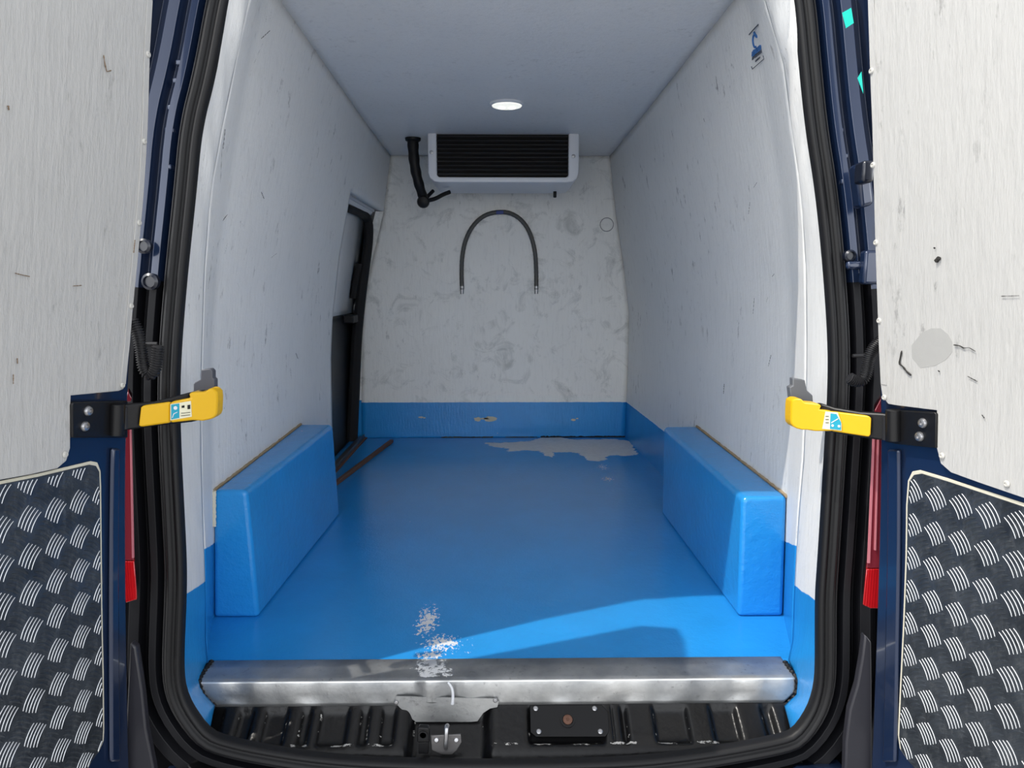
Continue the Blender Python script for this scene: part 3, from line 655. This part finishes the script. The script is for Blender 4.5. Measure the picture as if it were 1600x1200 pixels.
# insulated pipe
pp = thing('coolant_pipe', PZ(645, 207, ZC), 'black insulated coolant pipe hanging from ceiling left of the evaporator unit', 'pipe')
yp = 3.86
pts = resample(chaikin([PY(645, 202, yp), PY(645, 225, yp), PY(648, 262, yp), (PY(655, 290, yp+.02)), PY(661, 308, yp+.06), PY(663, 314, yp+.10)], 2), 30); pts[0][2] = ZC-.002
MB().tube(pts, [.030-.006*i/30+.0015*math.sin(i*1.3) for i in range(30)], 14).build('insulation', M_rub, pp)
MB().disc((pts[0][0], pts[0][1], ZC-.001), (0, 0, -1), [(.042, 0), (.040, .012), (.032, .018)], 20).build('collar', M_rub, pp)
c0 = PY(662, 316, yp+.06); MB().disc(c0-np.array([0, .02, 0]), (0, -1, -.2), [(.020, -.03), (.032, -.02), (.034, 0), (.028, .012), (.012, .018)], 18).build('elbow', M_rub, pp)
MB().tube(chaikin([PY(665, 314, yp+.08), PY(680, 311, yp+.10), PY(692, 304, yp+.12), PY(703, 300, yp+.14)], 2), [.014, .014, .014, .014, .013, .012, .010, .009, .007, .005, .005, .004][:len(chaikin([0, 0, 0, 0] if 0 else [[0], [1], [2], [3]], 2))] if 0 else .011, 10).build('branch_pipe', M_rub, pp)
MB().tube([PY(664, 312, yp+.08), PY(670, 305, yp+.10), PY(677, 298, yp+.12)], .010, 10).build('branch_pipe', M_rub, pp)
# arched hose on the back wall
hz = thing('hose', PY(781, 452, YB-.02), 'grey braided hose fixed in an upside down U on the back wall', 'hose')
yh = YB-.014
hp = [(722, 452), (721, 425), (722, 400), (727, 375), (738, 353), (755, 337), (775, 331), (797, 332), (815, 343), (828, 362), (836, 390), (838, 420), (838, 452)]
q = resample(chaikin([PY(x, y, yh) for x, y in hp], 2), 90); MB().tube(q, [.0125+.0008*(i % 2) for i in range(90)], 12).build('tube', plain('hose_dark', (84, 84, 82), .5, .2, bs=260, bd=.0015), hz)
for x in (722, 838):
    a0, a1 = PY(x, 447, yh), PY(x, 459, yh); MB().tube([a0, a0*.7+a1*.3, a0*.65+a1*.35, a1], [.014, .014, .011, .011], 12).build('ferrule', M_steel, hz)
q = PY(781, 332, yh-.012); MB().obox(q, (.022, 0, 0), (0, .006, 0), (0, 0, .010)).build('clip', plain('blue_clip', (40, 60, 130), .5), hz, bev=.002)
cp = MB().disc(PY(948, 351, YB), (0, -1, 0), [(.043, 0), (.043, .003), (.037, .004), (.035, .0015), (.006, .0015), (.005, .003)], 28).build('blanking_plug', M_back)
at = cp.data.attributes.new('blue', 'FLOAT', 'POINT'); at.data.foreach_set('value', [1.0]*len(cp.data.vertices))
tag(cp, 'round painted-over blanking plug high on the back wall near the right corner', 'plug')

# sticker on the right wall: arrow ring, name bars and frame lines
st = thing('sticker', onwall('R', 1183, 72), 'small blue and grey maker sticker high on the right wall near the opening', 'sticker')
def decal(pts, name, mat, par, wdt, s='R', off=.0015, closed=False):
    q = [onwall(s, x, y, off) for x, y in pts]; return MB().tube(q, wdt, 6, closed=closed).build(name, mat, par)
M_ink = plain('blue_ink', (30, 95, 160), .5); M_ink2 = plain('grey_ink', (80, 86, 96), .5)
decal([(1170.5, 54), (1184.5, 38.5)], 'frame_line', M_ink2, st, .0016)
ring = [(1179.5+3.0*math.cos(a)+.4*math.sin(a), 64+10*math.sin(a)) for a in np.linspace(-1.2, -5.2, 22)]
decal(ring, 'logo_ring', M_ink, st, .0026)
decal([(1178.5, 51), (1182.5, 57.5)], 'logo_arrow', M_ink, st, .0034)
def inkrow(p0, p1, n, wd, mat, name, gap=.32, s0=0):
    p0, p1 = np.array(p0, float), np.array(p1, float); rng = random.Random(s0); m_ = MB()
    for k in range(n):
        a = p0+(p1-p0)*(k+gap*.5)/n; b = p0+(p1-p0)*(k+1-gap*.5)/n
        qa, qb = onwall('R', *a, .0015), onwall('R', *b, .0015); h_ = wd*(.75+.4*rng.random())
        m_.obox((qa+qb)/2, (qb-qa)/2, (.0007, 0, 0), (0, 0, h_))
    m_.build(name, mat, st, smooth=False)
inkrow((1174.5, 85), (1189, 73.5), 9, .0075, M_ink, 'blurred_name', .2, 1)
inkrow((1175, 92), (1190, 80.5), 12, .0035, M_ink2, 'blurred_line', .35, 2)
inkrow((1180, 96), (1187.5, 89.5), 7, .0026, M_ink2, 'blurred_line', .35, 3)
decal([(1174, 104), (1175.5, 108), (1193.5, 92), (1192, 87)], 'frame_line', M_ink2, st, .0010)

# scuffs on the walls (short scratches with a shape of their own)
M_scuff = plain('scuff_rubber', (92, 92, 92), .8)
wbk = bpy.data.objects['wall_back']
q = PY(948, 351, YB); MB().tube([q+np.array([.040*math.cos(a), -.003, .040*math.sin(a)]) for a in np.linspace(0, 6.28, 30)[:-1]], .0022, 6, closed=True).build('groove', plain('groove_grey', (120, 120, 122), .7), cp)
rng = random.Random(8)
for cx_, cy_, rx, ry in [(766, 655, 12, 4.2), (746, 655, 6, 3.2), (757, 654, 8, 1.5), (658, 652, 4, 1.6), (663, 653, 2, 1.2), (896, 656, 4, 1.8), (902, 654, 2, 1)]:
    ring = [PY(cx_+rx*math.cos(a)*(.75+.4*rng.random()), cy_+ry*math.sin(a)*(.7+.5*rng.random()), YB-.0008) for a in np.linspace(0, 6.28, 17)[:-1]]
    n = len(ring); MB().add(ring+[p_+np.array([0, .001, 0]) for p_ in ring], [tuple(range(n)), tuple(range(2*n-1, n-1, -1))]).build('paint_chip', plain('chip_cream', (190, 186, 165), .7) if rx == 12 else bpy.data.materials['chip_cream'], wbk, smooth=False)
for x0, x1, rr_, mt in [(690, 770, .004, 'M_green'), (790, 840, .003, 'M_green'), (845, 980, .007, 'M_void')]:
    a0, a1 = PZ(x0, 684, 0), PZ(x1, 686, 0); n = 50
    mat_ = M_void if mt == 'M_void' else (bpy.data.materials.get('joint_grime') or plain('joint_grime', (70, 76, 60), .9))
    MB().tube([(a0[0]+(a1[0]-a0[0])*k/n, YB-.002, .002) for k in range(n+1)], [rr_*(.3+.9*rng.random()) for _ in range(n+1)], 6).build('joint_dirt', mat_, wbk)
def scuff(s, pts, wdt, par):
    q = resample([onwall(s, x, y, -.0006) for x, y in pts], 9)
    MB().tube(q, [wdt*(.3+.7*abs(math.sin(i*1.7+1))) for i in range(9)], 4).build('scuff_mark', M_scuff, par)
for pts, wd in [([(417, 17), (415, 34)], .0012), ([(424, 15), (421, 33)], .0012), ([(421, 48), (408, 60)], .0022), ([(410, 68), (398, 96), (386, 125)], .0011), ([(351, 202), (348, 232)], .0022), ([(347, 225), (344, 290)], .0010),
                ([(408, 300), (412, 310)], .0025), ([(355, 335), (348, 345)], .0017), ([(333, 385), (330, 415), (325, 452)], .0012), ([(355, 380), (351, 396)], .0012), ([(432, 396), (423, 403)], .0014), ([(462, 552), (465, 560)], .0026), ([(453, 575), (455, 590)], .0012), ([(370, 441), (374, 450)], .0014)]:
    scuff('L', pts, wd, wl)
for pts, wd in [([(1183, 285), (1178, 293)], .0017), ([(1172, 316), (1170, 334)], .0017), ([(1179, 466), (1177, 490)], .0020), ([(1200, 465), (1198, 472)], .0014), ([(1100, 185), (1101, 190)], .002), ([(1210, 428), (1207, 432)], .0018), ([(1132, 600), (1131, 615)], .003), ([(1205, 555), (1201, 572)], .002)]:
    scuff('R', pts, wd, wr)

# ================================================================== REAR DOORS
CP = {'L': [(240, 0), (235, 80), (232, 200), (226, 300), (212, 450), (199, 600), (197, 700), (197, 900), (200, 1100), (203, 1250)],
      'R': [(1355, 0), (1358, 100), (1362, 200), (1366, 350), (1371, 500), (1376, 600), (1376, 700), (1372, 900), (1366, 1050), (1362, 1200)]}
YD = 1.42
DD = {'L': np.array([-.155, -.988]), 'R': np.array([.22, -.975])}
CX = {}
for s in 'LR':
    a = np.array([PY(x, y, YD) for x, y in CP[s]])[::-1]; sg = -1 if s == 'L' else 1
    zt = 1.87; sl_ = (a[-1, 0]-a[-3, 0])/(a[-1, 2]-a[-3, 2]); zz = np.r_[a[:, 2], 1.62, zt]; xx = np.r_[a[:, 0], a[-1, 0]+sl_*(1.62-a[-1, 2])*.9, a[-1, 0]+sl_*(zt-a[-1, 2])*.9]
    zf = np.linspace(-.35, zt, 60); xf = np.interp(zf, zz, xx); xf = np.convolve(np.pad(xf, 4, 'edge'), np.ones(9)/9, 'valid'); CX[s] = (zf, xf)
def cx(s, z): return np.interp(z, *CX[s])
def nrm(s): d_ = DD[s]; n_ = np.array([-d_[1], d_[0]]); return n_ if (n_[0] > 0) == (s == 'L') else -n_
def dmap(s, u, z, w_):
    c_ = np.array([cx(s, z), YD])+DD[s]*u+nrm(s)*w_; return (c_[0], c_[1], z)
def uz(s, px, py, w_=0.0):
    r = ray(px, py); z = 1.0; d_ = DD[s]; A_ = np.array([[r[0], -d_[0]], [r[1], -d_[1]]])
    for k in range(40): c_ = np.array([cx(s, z), YD])+nrm(s)*w_; t, u = np.linalg.solve(A_, c_); z = H+t*r[2]
    return u, z
def door_slab(name, s, poly, w0, w1, mat, par, bev=0.0, step=.04, attrs=False, ang=40):
    bm = bmesh.new(); vs = [bm.verts.new((u, z, w0)) for u, z in poly]; bm.faces.new(vs)
    z = min(q[1] for q in poly)
    while z < max(q[1] for q in poly):
        z += step
        bmesh.ops.bisect_plane(bm, geom=bm.verts[:]+bm.edges[:]+bm.faces[:], plane_co=(0, z, 0), plane_no=(0, 1, 0))
    r = bmesh.ops.extrude_face_region(bm, geom=bm.faces[:])
    for v in r['geom']:
        if isinstance(v, bmesh.types.BMVert): v.co.z = w1
    V = []
    bm.verts.index_update()
    for v in bm.verts: V.append(dmap(s, v.co.x, v.co.y, v.co.z))
    Fc = [tuple(v.index for v in f.verts) for f in bm.faces]; bm.free()
    o = link(name, V, Fc, mat, par, attrs={'blue': [1.0]*len(V)} if attrs else None); recalc(o); smoothby(o, ang)
    if bev: bevel(o, bev)
    return o
def riv(s, px, py, par, w_=.013, r=.006, mat=None):
    u, z = uz(s, px, py, w_); n_ = nrm(s); MB().disc(dmap(s, u, z, w_), (n_[0], n_[1], 0), rivet_mesh(r, .0035), 14).build('rivet', mat or M_door_rv, par)
M_door_rv = plain('painted_rivet', (186, 184, 178), .45)
ZTOP = 1.84
def mark(s, pts, wd, par, mat, name='scratch', w_=.0145):
    q = resample([dmap(s, *uz(s, x, y, w_), w_) for x, y in pts], 14); rng = random.Random(int(pts[0][0]))
    MB().tube(q, [wd*(.35+.65*rng.random()) for _ in q], 5).build(name, mat, par)
def rear_door(s):
    lab = {'L': 'left rear van door, swung open, shaded white lining and tread plate', 'R': 'right rear van door, swung open, sunlit white lining with a cracked patch'}[s]
    root = thing('rear_door', (cx(s, -.3), YD, -.30), lab, 'van door', 'open rear van doors')
    uE = .72; fr0 = -.30
    # painted shell
    poly = [(0.0, fr0), (uE, fr0), (uE, ZTOP-.02), (.10, ZTOP), (.03, ZTOP-.02), (0.0, ZTOP-.10)]
    door_slab('door_shell', s, poly, -.055, 0.0, M_navy, root, .004)
    # raised rib of the shell between plate and hinge edge
    a = [uz(s, *q) for q in ([(170, 700), (182, 700), (183, 1190), (168, 1190)] if s == 'L' else [(1392, 702), (1410, 702), (1404, 1190), (1384, 1190)])]
    door_slab('shell_rib', s, a, 0, .010, M_navy, root, .005)
    # white lining
    if s == 'L':
        ed = [(239, 2), (234.5, 80), (231, 200), (225, 300), (211, 450), (203, 540), (197, 600), (193, 608), (186, 611), (111, 618), (110, 660), (110, 700), (104, 720), (90, 732), (50, 741), (0, 750)]
    else:
        ed = [(1356, 2), (1359, 100), (1363, 200), (1366, 320), (1370, 450), (1373, 540), (1376, 600), (1379, 620), (1388, 631), (1400, 633), (1464, 641), (1464, 700), (1470, 724), (1486, 738), (1530, 754), (1600, 778)]
    e = [uz(s, x, y, .012) for x, y in ed]; e[-1] = (e[-1][0], e[-1][1])
    slope = (e[-1][1]-e[-2][1])/(e[-1][0]-e[-2][0])
    e += [(uE-.03, e[-1][1]+slope*(uE-.03-e[-1][0])), (uE-.03, ZTOP-.04), (.10, ZTOP-.02), (.045, ZTOP-.04), (e[0][0]+.004, ZTOP-.12)]
    lin_ = door_slab('lining_panel', s, e, .0005, .012, M_door, root, .0015, attrs=True)
    # raised edge strip of the lining
    k = [uz(s, x, y, .013) for x, y in ed[:7]]; wds = .0115
    strip = [(.001+q[0], q[1]) for q in k]+[(q[0]+.016, q[1]) for q in k[::-1]]
    door_slab('edge_strip', s, strip, .012, .0135, M_door, root, .0006, attrs=True)
    if s == 'L':
        rv = [(231, 85), (225, 221), (217, 348), (204.5, 478), (191, 602), (101.5, 710)]
        top = [(-.03, 1.62), (-.01, 1.74)]
    else: rv = [(1362, 111), (1364.5, 258), (1369, 379), (1374, 501), (1382, 621), (1472, 712), (1573, 756)]
    for x, y in rv: riv(s, x, y, root)
    # tread plate and its pale sealant rim
    if s == 'L': pe = [(0, 757), (60, 745), (110, 733), (140, 726), (150, 728), (155, 737), (156, 760), (157, 850), (158, 950), (160, 1050), (161, 1140), (160, 1160), (152, 1178), (141, 1192), (134, 1206)]
    else: pe = [(1600, 792), (1540, 772), (1480, 752), (1440, 740), (1428, 742), (1421, 752), (1418, 790), (1417, 870), (1413, 980), (1408, 1080), (1405, 1150), (1408, 1172), (1420, 1190), (1434, 1205)]
    def platepoly(grow):
        q = [uz(s, x, y, .004) for x, y in pe]; sl0 = (q[0][1]-q[1][1])/(q[0][0]-q[1][0])
        zb = q[-1][1]-.03
        p_ = [(uE-.05+grow, q[0][1]+sl0*(uE-.05-q[0][0])+grow)]
        c_ = (.4, .3)
        for i, (u, z) in enumerate(q):
            p_.append((u-grow*(1 if z < q[3][1]-.01 or u < q[4][0]+.02 else .2), z+(grow if i < 5 else 0)))
        p_ += [(q[-1][0]+.02, zb), (uE-.05+grow, zb-.04)]
        return p_
    door_slab('plate_rim', s, platepoly(.0055), .0005, .0030, M_seal, root, .001, step=.08)
    tp = door_slab('tread_plate', s, platepoly(0), .0015, .0045, M_chk, root, .0008, step=.08)
    # raised bars, five to a cluster, alternate clusters turned the other way; part of the plate
    inner = platepoly(-.001); Q = MB(); fm = []; V = []
    pp_ = np.array(inner)
    def bar(cu, cz, d, e, L, bend, wd, ht):
        n = 9; rows = []
        for i in range(n):
            t = i/(n-1)*2-1; ww = wd*math.sqrt(max(.03, 1-t*t*.96)); bb = bend*(1-t*t)
            rows.append((cu+d[0]*t*L/2+e[0]*bb, cz+d[1]*t*L/2+e[1]*bb, ww))
        ins = sdf_poly(np.array([(r[0], r[1]) for r in rows]), pp_)
        rows = [r for r, i_ in zip(rows, ins) if i_ < -.001]
        if len(rows) < 3: return None
        vs = []
        for uu, zz, ww in rows:
            for k_, h_ in ((-1, 0), (-.5, ht), (.5, ht), (1, 0)): vs.append(dmap(s, uu+e[0]*ww*k_, zz+e[1]*ww*k_, .0045+h_))
        fs = []
        for i in range(len(rows)-1):
            for j in range(3): fs.append((i*4+j, i*4+j+1, i*4+4+j+1, i*4+4+j))
        return vs, fs
    du, dz, u0, z0, sh = (.0575, .0662, .1345, .2854, .0030/.0575) if s == 'L' else (.0555, .0680, .0925, .2799, .0)
    brt = MB(); dul = MB(); d1 = (-.60, .80); e1 = (.80, .60)
    for i in range(-2, 11):
        for j in range(-9, 7):
            cu = u0+i*du; cz = z0+j*dz+i*du*(sh if s == 'L' else .035)
            for k in range(-2, 3):
                r = bar(cu+e1[0]*k*.0082, cz+e1[1]*k*.0082, d1, e1, .040-.0015*abs(k), .0030, .00060, .0012)
                if r: brt.add(*r)
                r = bar(cu+du*.5+d1[0]*k*.0082, cz+dz*.5+d1[1]*k*.0082, e1, d1, .038-.0015*abs(k), .0030, .0028, .0011)
                if r: dul.add(*r)
    o = link('tread_bars', dul.v+brt.v, [f for f in dul.f]+[tuple(i+len(dul.v) for i in f) for f in brt.f], None, tp, mats=[M_chk, M_bar], fm=[0]*len(dul.f)+[1]*len(brt.f), smooth=True)  # pale slot carries the painted glint; bars turned the other way stay dark
    # hinge bracket with two bolts
    if s == 'L': br = [(112, 632), (114, 628), (200, 626), (200, 684), (113, 684)]; bo = [(137.5, 642), (132.5, 666)]; lip = [(112, 616), (190, 611), (196, 614), (198, 626), (112, 630)]
    else: br = [(1463, 647), (1460, 644), (1383, 640), (1383, 690), (1400, 694), (1462, 700)]; bo = [(1442, 661), (1437, 682)]; lip = [(1463, 640), (1392, 632), (1383, 630), (1380, 640), (1463, 647)]
    a = [uz(s, x, y, .016) for x, y in br]; bk = door_slab('strap_bracket', s, a, .0005, .0165, M_plast, root, .003)
    for x, y in bo:
        u, z = uz(s, x, y, .017); n_ = nrm(s); MB().disc(dmap(s, u, z, .0165), (n_[0], n_[1], 0), [(.0095, 0), (.0095, .0015), (.0075, .005), (.004, .006), (.0035, .003)], 20).build('bolt', M_steel, bk)
    u, z = uz(s, 178 if s == 'L' else 1400, 655 if s == 'L' else 664, .016)
    kn = MB().tube([dmap(s, u, z-.030, .022), dmap(s, u, z+.030, .022)], .014, 16); kn.build('knuckle', M_plast, bk)
    # scratches
    Mk = plain('scratch_brown', (120, 100, 78), .8) if s == 'L' else plain('crack_black', (38, 36, 34), .8)
    if s == 'L':
        for p_, wd in [([(162, 86), (164, 100), (167, 112), (174, 110)], .0013), ([(24, 427), (36, 430), (46, 432)], .0010), ([(114, 447), (128, 446)], .0010), ([(27, 560), (27.5, 568)], .0012), ([(21, 585), (21, 600)], .0010), ([(211, 375), (209, 395)], .0011), ([(13, 165), (14, 172)], .002)]: mark(s, p_, wd, lin_, Mk)
    else:
        u, z = uz(s, 1461, 543, .013); 
        ring = [uz(s, x, y, .0125) for x, y in [(1440, 520), (1455, 513), (1470, 513), (1481, 522), (1488, 535), (1488, 550), (1478, 562), (1460, 572), (1438, 575), (1425, 560), (1424, 540)]]
        door_slab('filler_patch', s, ring, .0118, .0124, plain('grey_filler', (163, 162, 159), .6, bs=40, bd=.001), lin_, .0003)
        for p_, wd in [([(1409, 548), (1407, 558), (1405, 568), (1411, 573), (1417, 581), (1423, 586)], .0021), ([(1490, 539), (1499, 540), (1506, 544), (1514, 543), (1524, 549)], .0011), ([(1459, 387), (1461, 388)], .0018), ([(1462, 408), (1469, 403)], .0045), ([(1465, 405), (1467, 402)], .004), ([(1564, 463), (1592, 462)], .0007), ([(1512, 588), (1527, 596)], .0010), ([(1534, 648), (1538, 653)], .001), ([(1466, 579), (1468, 581)], .0014)]: mark(s, p_, wd, lin_, Mk)
    return root
for s in 'LR': rear_door(s)

# ================================================================== TAIL LAMPS
for s in ('L', 'R'):
    root = thing('tail_lamp', PY(205 if s == 'L' else 1362, 945, 1.46), {'L': 'narrow red tail lamp between the left door and the opening', 'R': 'narrow red tail lamp between the right door and the opening'}[s], 'tail lamp', 'tail lamps')
    Y0 = 1.45
    def pr3(ring, name, mat, y0=Y0, dp=.06):
        sg = -1 if s == 'L' else 1
        f0 = [PY(x, y, y0) for x, y in ring]; f1 = [q+np.array([sg*.5*dp if dp > .01 else 0, dp, 0]) for q in f0]; n = len(ring)
        MB().add(f0+f1, [tuple(range(n)), tuple(range(2*n-1, n-1, -1))]+[(i, (i+1) % n, n+(i+1) % n, n+i) for i in range(n)]).build(name, mat, root, ang=45, bev=.002 if dp > .01 else 0)
    if s == 'L':
        pr3([(180, 680), (204.5, 665), (205.5, 760), (208, 840), (209.5, 876), (180, 876)], 'upper_lens', M_clear)
        pr3([(180, 877), (210, 877), (214, 925), (214, 937), (198, 942), (180, 942)], 'lower_lens', M_lens)
        pr3([(200, 611), (206, 622), (205, 628), (195, 628)], 'lens_tip', M_clear)
        pr3([(202.5, 672), (204.5, 672), (208.6, 872), (206, 872)], 'lens_highlight', M_pink, 1.446, .004)  # added thin strip, its pale colour stands for the highlight on the lens
    else:
        pr3([(1390, 680), (1364, 665), (1364, 730), (1360, 800), (1355.5, 870), (1353.5, 888), (1390, 888)], 'upper_lens', M_clear)
        pr3([(1390, 889), (1353.5, 889), (1348, 945), (1360, 951), (1390, 951)], 'lower_lens', M_lens)
        pr3([(1377, 622), (1367, 640), (1366, 648), (1385, 648)], 'lens_tip', M_clear)
        pr3([(1365, 672), (1367.5, 672), (1359.5, 880), (1356, 880)], 'lens_highlight', M_pink, 1.446, .004); pr3([(1372, 676), (1374, 676), (1369, 860), (1367, 860)], 'lens_highlight', M_pink, 1.446, .004)
# corrugated cable conduits
def conduit(pts, label, dep):
    q = resample(chaikin([PY(x, y, dep) for x, y in pts], 3), 150)
    t = thing('cable_conduit', q[-1], label, 'conduit', 'corrugated door conduits')
    MB().tube(q, [.0125 if (i//2) % 2 else .0098 for i in range(150)], 14).build('sleeve', M_rub2, t)
conduit([(206, 500), (216, 520), (221, 548), (224, 575), (232, 587), (241, 582), (245, 565), (247, 540)], 'black corrugated cable conduit looping beside the left door', 1.47)
conduit([(1385, 525), (1365, 543), (1357, 560), (1354, 582), (1348, 595), (1336, 596), (1326, 590)], 'black corrugated cable conduit looping beside the right door', 1.47)
# green tape on the right roof pillar
for k, (ring, lab) in enumerate([([(1316, 20), (1330, 12), (1334, 36), (1322, 44)], 'upper square of turquoise tape on the right roof pillar'), ([(1340, 122), (1346, 112), (1349, 146), (1346, 138)], 'lower sliver of turquoise tape on the right roof pillar')]):
    f0 = [PY(x, y, 1.50) for x, y in ring]; f1 = [q+np.array([0, .001, 0]) for q in f0]; n = 4
    o = MB().add(f0+f1, [(0, 1, 2, 3), (7, 6, 5, 4)]+[(i, (i+1) % 4, 4+(i+1) % 4, 4+i) for i in range(4)]).build('tape', M_tape, smooth=False); tag(o, lab, 'tape')

# ================================================================== YELLOW CHECK STRAPS AND THEIR CATCHES
def strap(s):
    L = s == 'L'
    root = thing('door_check_strap', PY(205 if L else 1377, 655 if L else 668, 1.40), 'yellow and black door check strap hooked across the '+('left' if L else 'right')+' side of the opening', 'door strap', 'yellow door straps')
    sg = 1 if L else -1
    # centre line of the strap from the hinge knuckle to the hook (photo column, row, depth)
    # depth along the strap
    dep = lambda px: np.interp(px, [180, 345], [1.36, 1.50]) if L else np.interp(px, [1235, 1400], [1.50, 1.36])
    def piece(name, top, bot, th, mat, off=0.0, bev=.004):
        n = len(top); f0 = []; f1 = []
        ring = top+bot[::-1]
        f0 = [PY(x, y, dep(x)-off) for x, y in ring]; f1 = [PY(x, y, dep(x)-off)+np.array([0, th, 0]) for x, y in ring]
        N = len(ring)
        return MB().add(f0+f1, [tuple(range(N)), tuple(range(2*N-1, N-1, -1))]+[(i, (i+1) % N, N+(i+1) % N, N+i) for i in range(N)]).build(name, mat, root, ang=40, bev=bev)
    if L:
        piece('arm', [(186, 634), (205, 631), (235, 629), (298, 613), (318, 610)], [(186, 674), (210, 671), (235, 667), (298, 660), (318, 655)], .020, M_plast, 0)
        gp = piece('grip', [(219, 637), (221, 634), (266, 628)], [(216, 664), (218, 668), (266, 661)], .012, M_grip, .008)
        piece('hook', [(266, 628), (297, 622), (294, 615), (300, 613), (320, 613), (326, 607), (333, 607), (339, 613), (340, 622)], [(266, 661), (300, 657), (316, 658), (326, 656), (332, 654), (337, 650), (339, 645), (339.5, 636), (340, 624)], .034, M_grip, .010, .006)
        lb = [(266, 631.5), (298, 626.5), (299.5, 651), (266, 657)]; tq = [(267.5, 632.5), (280, 630.5), (280, 653), (267.5, 655.5)]
    else:
        piece('arm', [(1282, 630), (1305, 637), (1345, 644), (1380, 646), (1402, 650)], [(1282, 673), (1305, 677), (1345, 684), (1375, 688), (1402, 690)], .020, M_plast, 0)
        piece('grip', [(1300, 643), (1358, 650), (1362, 653)], [(1300, 674), (1358, 683), (1361, 679)], .012, M_grip, .008)
        piece('hook', [(1236, 636), (1237, 626), (1243, 623), (1252, 623), (1258, 629), (1280, 631), (1284, 634), (1281, 640), (1302, 643)], [(1235.5, 655), (1236, 662), (1240, 667), (1246, 670), (1254, 672), (1262, 672), (1275, 674), (1286, 674), (1302, 674)], .034, M_grip, .010, .006)
        lb = [(1290, 643), (1309, 644.5), (1315, 662), (1315, 673), (1285, 670)]; tq = [(1298, 646), (1307, 647), (1314, 660), (1314, 672), (1297, 670)]
    def flat(ring, name, mat, off, par=root):
        f0 = [PY(x, y, dep(x)-off) for x, y in ring]; f1 = [q+np.array([0, .0012, 0]) for q in f0]; N = len(ring)
        return MB().add(f0+f1, [tuple(range(N)), tuple(range(2*N-1, N-1, -1))]+[(i, (i+1) % N, N+(i+1) % N, N+i) for i in range(N)]).build(name, mat, par, smooth=False)
    lbl = flat(lb, 'label', plain('label_cream', (222, 218, 190), .5) if L else bpy.data.materials['label_cream'], .0112)
    flat(tq, 'pictogram', plain('label_blue', (20, 150, 175), .5) if L else bpy.data.materials['label_blue'], .0122, lbl)
    W_ = M_white; D_ = M_plast
    if L:
        flat([(274+3*math.cos(a), 637.5+3*math.sin(a)) for a in np.linspace(0, 5.9, 10)], 'pictogram_dot', W_, .0128, lbl)
        flat([(268.5, 653), (271, 646), (277, 643.5), (277, 644.5), (272, 647), (269.5, 653)], 'pictogram_line', W_, .0128, lbl)
        flat([(293, 633), (297, 632.5), (297, 639), (293, 639.5)], 'pictogram_lock', D_, .0128, lbl); flat([(284, 634), (288, 633.5), (288, 637), (284, 637.5)], 'pictogram_mark', D_, .0128, lbl)
        for yy in (644, 648): flat([(283, yy+1.5), (297, yy), (297, yy+.7), (283, yy+2.2)], 'text_line', D_, .0128, lbl)
    else:
        flat([(1301+2*math.cos(a), 665+2*math.sin(a)) for a in np.linspace(0, 5.9, 10)], 'pictogram_dot', W_, .0128, lbl); flat([(1311+2*math.cos(a), 666+2*math.sin(a)) for a in np.linspace(0, 5.9, 10)], 'pictogram_dot', W_, .0128, lbl)
        flat([(1299, 660), (1310, 653.5), (1310, 654.8), (1299, 661.3)], 'pictogram_line', W_, .0128, lbl)
        for yy in (650, 655, 660): flat([(1290, yy), (1295, yy), (1295, yy+.8), (1290, yy+.8)], 'text_line', D_, .0128, lbl)
    # ribbed spring housing at the knuckle
    xs2 = (176, 196) if L else (1382, 1398)
    for k in range(7):
        x = xs2[0]+(xs2[1]-xs2[0])*k/6; y0_, y1_ = (636, 670) if L else (651, 687)
        MB().tube([PY(x, y0_, dep(x)-.006), PY(x, y1_, dep(x)-.006)], .0042, 8).build('spring_rib', M_rub2, root)
    # catch bolted to the pillar lining
    ct = thing('strap_catch', PY(322 if L else 1255, 605 if L else 625, 1.53), 'dark grey strap catch on the '+('left' if L else 'right')+' pillar lining above the yellow hook', 'catch', 'strap catches')
    if L: r1 = [(314, 578), (328, 576), (332, 580), (332, 591), (335, 593), (335, 608), (302, 614), (302, 600), (305, 597), (313, 593)]
    else: r1 = [(1239, 591), (1258, 594), (1261, 610), (1270, 618), (1271, 630), (1236, 624), (1234, 605), (1239, 603)]
    slab_xz(r1, 1.53, 1.55, 'catch_plate', plain('grey_catch', (72, 74, 82), .55) if L else plain('light_grey_catch', (96, 98, 102), .5), ct, .002)
strap('L'); strap('R')
